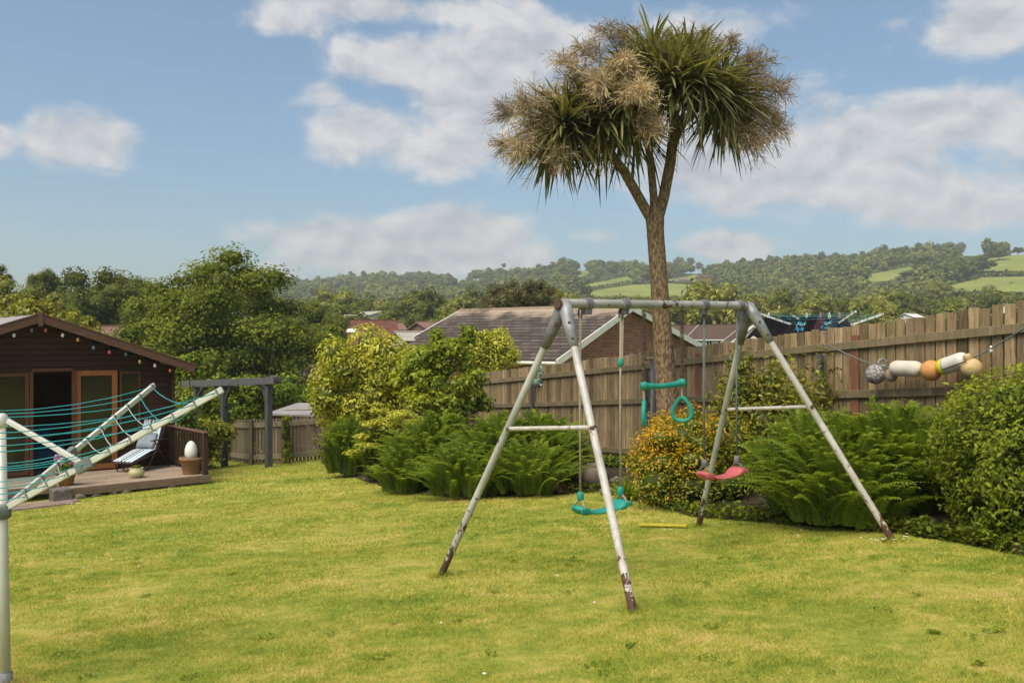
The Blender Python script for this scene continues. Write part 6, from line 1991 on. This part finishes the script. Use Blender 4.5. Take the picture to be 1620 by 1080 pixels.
def tree(name, label, base, width, height, kind, shape, group, rot=0, fine=False):
    cm, tm = proto_mesh(kind, shape, fine)
    o = thing(name, label, 'tree', base, group)
    made = []
    for n_, me in (('crown', cm), ('trunk', tm)):
        c = bpy.data.objects.new(n_, me); COL.objects.link(c); c.parent = o; made.append(c)
    zs = min(height * 1.05, width * 1.45); s_ = width / .74
    c0, t0 = made
    c0.scale = (s_, s_, zs); c0.location = (0, 0, height * 1.05 - zs)
    t0.scale = c0.scale; t0.location = c0.location
    o.rotation_euler = (0, 0, rot)
    return o
def build_trees():
    rnd = random.Random(9)
    def put(px, top, wpx, d, kind, label, group='trees in the valley', name='valley_tree', shape=None):
        b = onG(px, d); t = P(px, top, d)
        h = t.z - b.z
        return tree(name, label, b, wpx / FP * d * (1.2 if d > 80 else 1.0), h, kind, rnd.randrange(4) if shape is None else shape, group, rnd.uniform(0, 6.28), d < 76)
    V_ = [(660, 461, 78, 128, 'dtree', 'dark round tree above the pale grey roofed house'), (706, 466, 62, 150, 'mtree', 'green tree right of the dark round tree in the valley'), (640, 489, 88, 104, 'dtree', 'dark low tree just above the pink roof'),
          (612, 478, 60, 140, 'ltree', 'light green tree above the pale roofed house'), (565, 468, 70, 150, 'mtree', 'green tree standing left above the pale roofed house'), (528, 458, 66, 150, 'ltree', 'light green tree right of the big dark tree'),
          (500, 478, 90, 66, 'mtree', 'mid green tree at the right foot of the big dark tree'), (545, 484, 70, 98, 'dtree', 'dark tree behind the red tiled roof'), (590, 486, 48, 130, 'dtree', 'small dark tree beside the pale roofed house'),
          (735, 470, 60, 118, 'ltree', 'light green tree just left of the brick house ridge'), (700, 488, 46, 100, 'ltree', 'light green low tree left of the slate roof'), (762, 456, 60, 170, 'dtree', 'dark tree behind the left end of the slate roof'),
          (800, 450, 90, 58, 'olive', 'olive brown tree rising behind the slate roof'), (845, 447, 74, 60, 'olive', 'second olive brown tree behind the slate roof, nearer the lime tree'), (862, 452, 50, 74, 'ltree', 'bright lime tree right of the olive brown trees'),
          (905, 466, 60, 190, 'ltree', 'lime tree above the near end of the swing bar'), (945, 464, 60, 205, 'ltree', 'lime tree below the bright field, left of centre'), (985, 473, 64, 150, 'dtree', 'dark rounded tree left of the palm trunk above the swing bar'),
          (1022, 470, 44, 170, 'ltree', 'lime tree touching the left of the palm trunk'), (1073, 471, 42, 160, 'ltree', 'lime tree touching the right of the palm trunk'), (1096, 476, 34, 170, 'dtree', 'small dark tree beside the big yellow-green tree'),
          (1129, 447, 104, 128, 'ltree', 'big yellow-green tree behind the far end of the swing bar'), (1120, 500, 50, 140, 'dtree', 'dark bush below the big yellow-green tree'), (1176, 482, 50, 150, 'ltree', 'light green tree right of the yellow-green tree'),
          (1207, 463, 64, 150, 'ltree', 'round green tree right of the end of the swing bar'), (1243, 461, 62, 155, 'mtree', 'round green tree above the black sheet'), (1282, 463, 66, 150, 'ltree', 'round green tree above the dark clothes'), (1318, 470, 62, 150, 'mtree', 'green tree above the white airer arm'),
          (1358, 474, 60, 150, 'ltree', 'light green tree left of the bright topped tree'), (1402, 463, 74, 160, 'ltree', 'bright lime topped tree above the end of the airer arm'), (1440, 470, 66, 150, 'dtree', 'dark tree behind the white garage'),
          (1396, 484, 60, 118, 'ltree', 'lime bush left of the white garage'), (1478, 468, 66, 165, 'mtree', 'green tree right of the white garage'), (1520, 474, 50, 140, 'ltree', 'light green tree left of the thin pole'), (1555, 462, 72, 165, 'dtree', 'dark rounded tree behind the thin pole'),
          (1592, 466, 60, 170, 'ltree', 'light green tree at the right edge over the fence'), (1632, 468, 60, 170, 'dtree', 'dark tree cut by the right edge of the view'), (1487, 446, 26, 300, 'ltree', 'pale feathery tree at the foot of the right fields'), (1560, 452, 34, 300, 'ltree', 'pale tree standing at the edge of the far green field'),
          (1157, 501, 34, 150, 'gold', 'golden yellow small tree above the bungalow roof')]
    for px, top, wpx, d, kind, lab in V_:
        put(px, top, wpx, d, kind, lab)
    # left side, nearer trees
    L_ = [(150, 424, 150, 62, 'dtree', 'tall dark tree behind the summerhouse, left of the big spreading tree'), (205, 440, 110, 66, 'mtree', 'mid green tree between the tall dark tree and the big spreading tree'), (72, 432, 66, 70, 'dtree', 'slim dark tree above the summerhouse roof'),
          (30, 448, 130, 48, 'ltree', 'yellow-green tree at the left edge behind the summerhouse roof'), (-12, 425, 60, 60, 'dtree', 'dark tree cut by the left edge of the view'), (100, 470, 90, 58, 'mtree', 'low green tree behind the summerhouse gable'), (240, 470, 110, 56, 'mtree', 'green tree behind the left of the big spreading tree')]
    for px, top, wpx, d, kind, lab in L_:
        o = put(px, top, wpx, d, kind, lab, 'trees behind the summerhouse', 'garden_tree')
    # big spreading tree: its own crown of flat layered branches
    D = 40.0; g = np.random.default_rng(77)
    b = onG(352, D)
    bl = []
    outline = [(345, 392, 60), (310, 410, 60), (385, 405, 62), (262, 440, 45), (420, 425, 55), (300, 450, 80), (360, 440, 90), (440, 450, 55), (235, 470, 55), (270, 490, 70), (330, 490, 90), (400, 480, 90), (460, 480, 62), (205, 505, 50), (240, 530, 66),
               (300, 540, 80), (370, 535, 90), (430, 530, 80), (490, 520, 60), (215, 550, 50), (270, 575, 60), (340, 580, 80), (410, 580, 80), (470, 565, 70), (510, 560, 46), (300, 600, 60), (380, 605, 60), (440, 600, 50), (520, 505, 40)]
    for px, py, rp_ in outline:
        for k in range(5):
            dd = D + g.uniform(-3.2, 3.2) * (1 - abs(px - 355) / 260)
            p = P(px + g.normal() * rp_ * .36, py + 36 + g.normal() * 11, dd)
            r_ = rp_ / FP * D * g.uniform(.32, .55)
            bl.append([p.x, p.y, p.z, r_ * 1.1, r_, r_ * .62])
    plant('spreading_tree', 'big dark green spreading tree between the summerhouse and the hill', 'tree', b, bl, 52000, .16, 'alder', 78, 14, .10, part='crown', bark='bark', core=.55, core_tint=.25, noise=.30, shell=.45, up=.9, aspect=.6)
    # leafy branches behind the cabin roof
    g = np.random.default_rng(79); c = onG(120, 30); bl = []
    for px, py, r_ in ((20, 485, .5), (50, 492, .5), (75, 490, .35), (100, 510, .4), (125, 520, .35), (86, 470, .18), (118, 500, .2), (142, 512, .28), (150, 530, .3), (183, 545, .2), (60, 510, .6), (20, 510, .6), (116, 490, .12), (140, 505, .15), (198, 540, .12)):
        p = P(px, py, 28 + g.normal() * .4); bl.append([p.x, p.y, p.z, r_, r_, r_ * .8])
    plant('pale_shrub_tree', 'pale yellow-green shrub showing over the summerhouse roof ridge', 'shrub', c, bl, 3200, .16, 'ltree', 80, 9, .03, core=.4, noise=.3, shell=.3, up=.5)
    # skyline trees on the hill
    def hill_at(px, py):
        best = None
        for d in np.arange(240, 960, 2.0):
            X = (px - 810) / FP * d; zz = g1(X, d)
            if 540 - FP * (zz - EYE) / d <= py: return Vector((X, d, zz))
        return Vector((X, d, zz))
    H_ = [(1075, 428, 20, 408, 'mtree', 'tall thin tree on the skyline right of the palm trunk'), (1093, 428, 14, 409, 'dtree', 'dark pointed tree on the skyline right of the palm trunk'), (1218, 424, 16, 404, 'dtree', 'single umbrella shaped tree on the wooded ridge'),
          (1106, 427, 12, 416, 'dtree', 'small rounded tree right of the dark pointed tree'), (1320, 412, 16, 402, 'dtree', 'rounded dark tree on the skyline over the right woods'), (1395, 408, 22, 394, 'dtree', 'broad tree on the skyline left of the row by the top field'),
          (1483, 404, 18, 388, 'dtree', 'dark tree at the left end of the skyline row'), (1500, 402, 24, 386, 'dtree', 'broad dark tree in the middle of the skyline row'), (1518, 402, 18, 387, 'dtree', 'thin dark tree at the right end of the skyline row'),
          (1570, 408, 20, 384, 'dtree', 'wind bent tree on the skyline beside the top field'), (1592, 402, 16, 386, 'dtree', 'small tree on the skyline near the right edge'), (1610, 404, 22, 390, 'mtree', 'bushy tree on the skyline at the right edge'),
          (1580, 412, 30, 394, 'dtree', 'big dark tree at the corner of the upper right field'), (1555, 436, 32, 404, 'dtree', 'large rounded tree between the two right fields'), (1532, 432, 26, 410, 'mtree', 'green tree left of the large rounded tree between the fields'),
          (1465, 436, 38, 404, 'dtree', 'large rounded dark tree above the lower left field'), (1487, 448, 40, 420, 'dtree', 'broad rounded tree at the left tip of the lower field'), (1515, 446, 34, 412, 'mtree', 'green tree beside the left tip of the lower field'),
          (1592, 434, 5, 425, 'dtree', 'tiny bush on the hedge line between the right fields'), (1436, 446, 24, 428, 'dtree', 'dark tree below the small sloping field'), (892, 424, 26, 408, 'mtree', 'broad tree on the skyline left of the palm'),
          (935, 428, 24, 410, 'dtree', 'dark tree on the skyline between the broad tree and the palm'), (965, 428, 22, 413, 'dtree', 'dark tree on the skyline just left of the palm trunk'), (905, 440, 26, 425, 'mtree', 'rounded tree below the skyline left of the palm'),
          (797, 430, 7, 418, 'dtree', 'small lone tree on the skyline over the slate roof'), (555, 444, 12, 430, 'dtree', 'tiny dark tree on the left skyline'), (575, 442, 12, 428, 'dtree', 'tiny rounded tree on the left skyline, right of its twin')]
    for px, py, wpx, top, kind, lab in H_:
        b = hill_at(px, py); d = b.y
        h = P(px, top, d).z - b.z
        tree('hill_tree', lab, b, wpx / FP * d, max(h, 2), kind, rnd.randrange(4), 'trees on the hill', rnd.uniform(0, 6.28))
    # the woods that cover the hill: one mass
    g = np.random.default_rng(7)
    n = 5200
    px = g.uniform(120, 1760, n); t = g.uniform(0, 1, n) ** 1.15
    RR = 900 - 250 * np.clip((px - 450) / 1170, 0, 1)
    r = 262 + (RR + 25 - 262) * t
    an = np.arctan((px - 810) / FP); X = r * np.sin(an); Y = r * np.cos(an)
    Z = gz(X, Y)
    ok = ~(meadow_mask(X, Y, Z) | meadow_mask(X, Y + 6, gz(X, Y + 6)))
    ok &= ~meadow_mask(X, Y, Z + 4.5)
    ok &= ~meadow_mask(X, Y, Z + 7.5)
    fx = g.uniform(0, 1, n) < (.62 + .38 * (np.sin(X * .013 + Y * .02) > -.4))
    ok &= fx
    X, Y, Z, t = X[ok], Y[ok], Z[ok], t[ok]; n = len(X)
    base = []
    for s in range(6):
        gg = np.random.default_rng(40 + s)
        bl = lumps(gg, 12, (0, 0, .52), (.5, .5, .42), (.30, .48), .9, -.4)
        pos, d, k = blob_points(gg, bl, 210, .8, .1)
        nr = d + gg.normal(0, .35, d.shape); nr[:, 2] += .5
        tt = np.clip(gg.normal(.5, .16, 210) + gg.uniform(-.2, .2, len(bl))[k], 0, 1)
        v1 = leaves(gg, pos, nr, .17, .75, tt)
        base.append((v1, cores(bl[::2], .82, .2, gg)))
    p4v, p4f, p4t, p3v, p3f, p3t = [], [], [], [], [], []; o4 = o3 = 0
    sc = g.uniform(6.0, 11.5, n) * (1 + .15 * t); asp = g.uniform(.8, 1.1, n); off = g.normal(0, .17, n)
    rot = g.uniform(0, 6.28, n); which = g.integers(0, 6, n)
    for i in range(n):
        (V4, F4, T4), (V3, F3, T3) = base[which[i]]
        c_, s_ = math.cos(rot[i]) * sc[i], math.sin(rot[i]) * sc[i]
        for V, F, T, pv, pf, pt, three in ((V4, F4, T4, p4v, p4f, p4t, 0), (V3, F3, T3, p3v, p3f, p3t, 1)):
            W = np.empty_like(V)
            W[:, 0] = V[:, 0] * c_ - V[:, 1] * s_ + X[i]; W[:, 1] = V[:, 0] * s_ + V[:, 1] * c_ + Y[i]; W[:, 2] = V[:, 2] * sc[i] * asp[i] + Z[i] - .6
            pv.append(W); pt.append(np.clip(T + off[i], 0, 1))
            if three: pf.append(F + o3); o3 += len(V)
            else: pf.append(F + o4); o4 += len(V)
    parts = [(np.concatenate(p4v), np.concatenate(p4f), np.concatenate(p4t)), (np.concatenate(p3v), np.concatenate(p3f), np.concatenate(p3t))]
    tag(link('woods', mesh_mixed('woods', parts, M['wood'])), 'mixed woodland covering the hillside beyond the valley', 'woods', kind='stuff')
    # hedgerows round the fields
    pos = []
    for poly in MEADOWS[:6]:
        for i in range(len(poly)):
            (x0, y0), (x1, y1) = poly[i], poly[(i + 1) % len(poly)]
            k = int(math.hypot(x1 - x0, y1 - y0) / 1.5) + 1
            for j in range(k):
                if x0 > 1700 and x1 > 1700: continue
                p = hill_at(x0 + (x1 - x0) * j / k, y0 + (y1 - y0) * j / k)
                for q in range(7): pos.append((p.x + g.normal() * .9, p.y + g.normal() * 1.2, p.z + g.uniform(0, 1.7)))
    pos = np.array(pos); n = len(pos)
    nr = g.normal(0, .6, (n, 3)); nr[:, 2] += .7; nr[:, 1] -= .5
    V, F, T = leaves(g, pos, nr, 1.5, .8, g.uniform(0, .55, n))
    tag(link('hedgerows', fast_mesh('hedgerows', V, F, T, M['wood'])), 'dark hedgerows bounding the hillside fields', 'hedgerow', kind='stuff')
    # scrub filling the valley floor between the trees
    n = 900
    px = g.uniform(380, 1750, n); d = g.uniform(105, 262, n)
    pos = []; tt = []
    for i in range(n):
        X = (px[i] - 810) / FP * d[i]; zz = g1(X, d[i]); s = g.uniform(1.6, 3.8)
        if 1040 < px[i] < 1120 and d[i] < 140: s *= .4
        k = 60
        dd = rand_dirs(g, k); dd[:, 2] = np.abs(dd[:, 2])
        pos.append(np.array([X, d[i], zz]) + dd * s * np.array([1.2, 1.2, .95])); tt.append(np.clip(g.normal(.5, .15, k) + g.normal() * .2, 0, 1))
    pos = np.concatenate(pos); tt = np.concatenate(tt); n = len(pos)
    nr = g.normal(0, .5, (n, 3)); nr[:, 2] += .8; nr[:, 1] -= .4
    V, F, T = leaves(g, pos, nr, .9, .8, tt)
    tag(link('valley_scrub', fast_mesh('valley_scrub', V, F, T, M['mtree'])), 'bushes and scrub filling the valley floor', 'scrub', kind='stuff')
build_trees()

# ------------------------------------------------------------------ HAZE
HAZE = .00052
if HAZE:
    mb = MB()
    mb.box((0, 300, 25), (3000, 2900, 170))
    m = bpy.data.materials.new("haze_air"); m.use_nodes = True
    nt = m.node_tree; nt.nodes.clear()
    out = nt.nodes.new("ShaderNodeOutputMaterial"); v = nt.nodes.new("ShaderNodeVolumePrincipled")
    v.inputs['Color'].default_value = (.92, .92, .88, 1); v.inputs['Density'].default_value = HAZE; v.inputs['Anisotropy'].default_value = .2
    nt.links.new(v.outputs[0], out.inputs['Volume'])
    tag(mb.build('haze', m), 'thin pale haze softening the far hill', 'haze', kind='stuff')
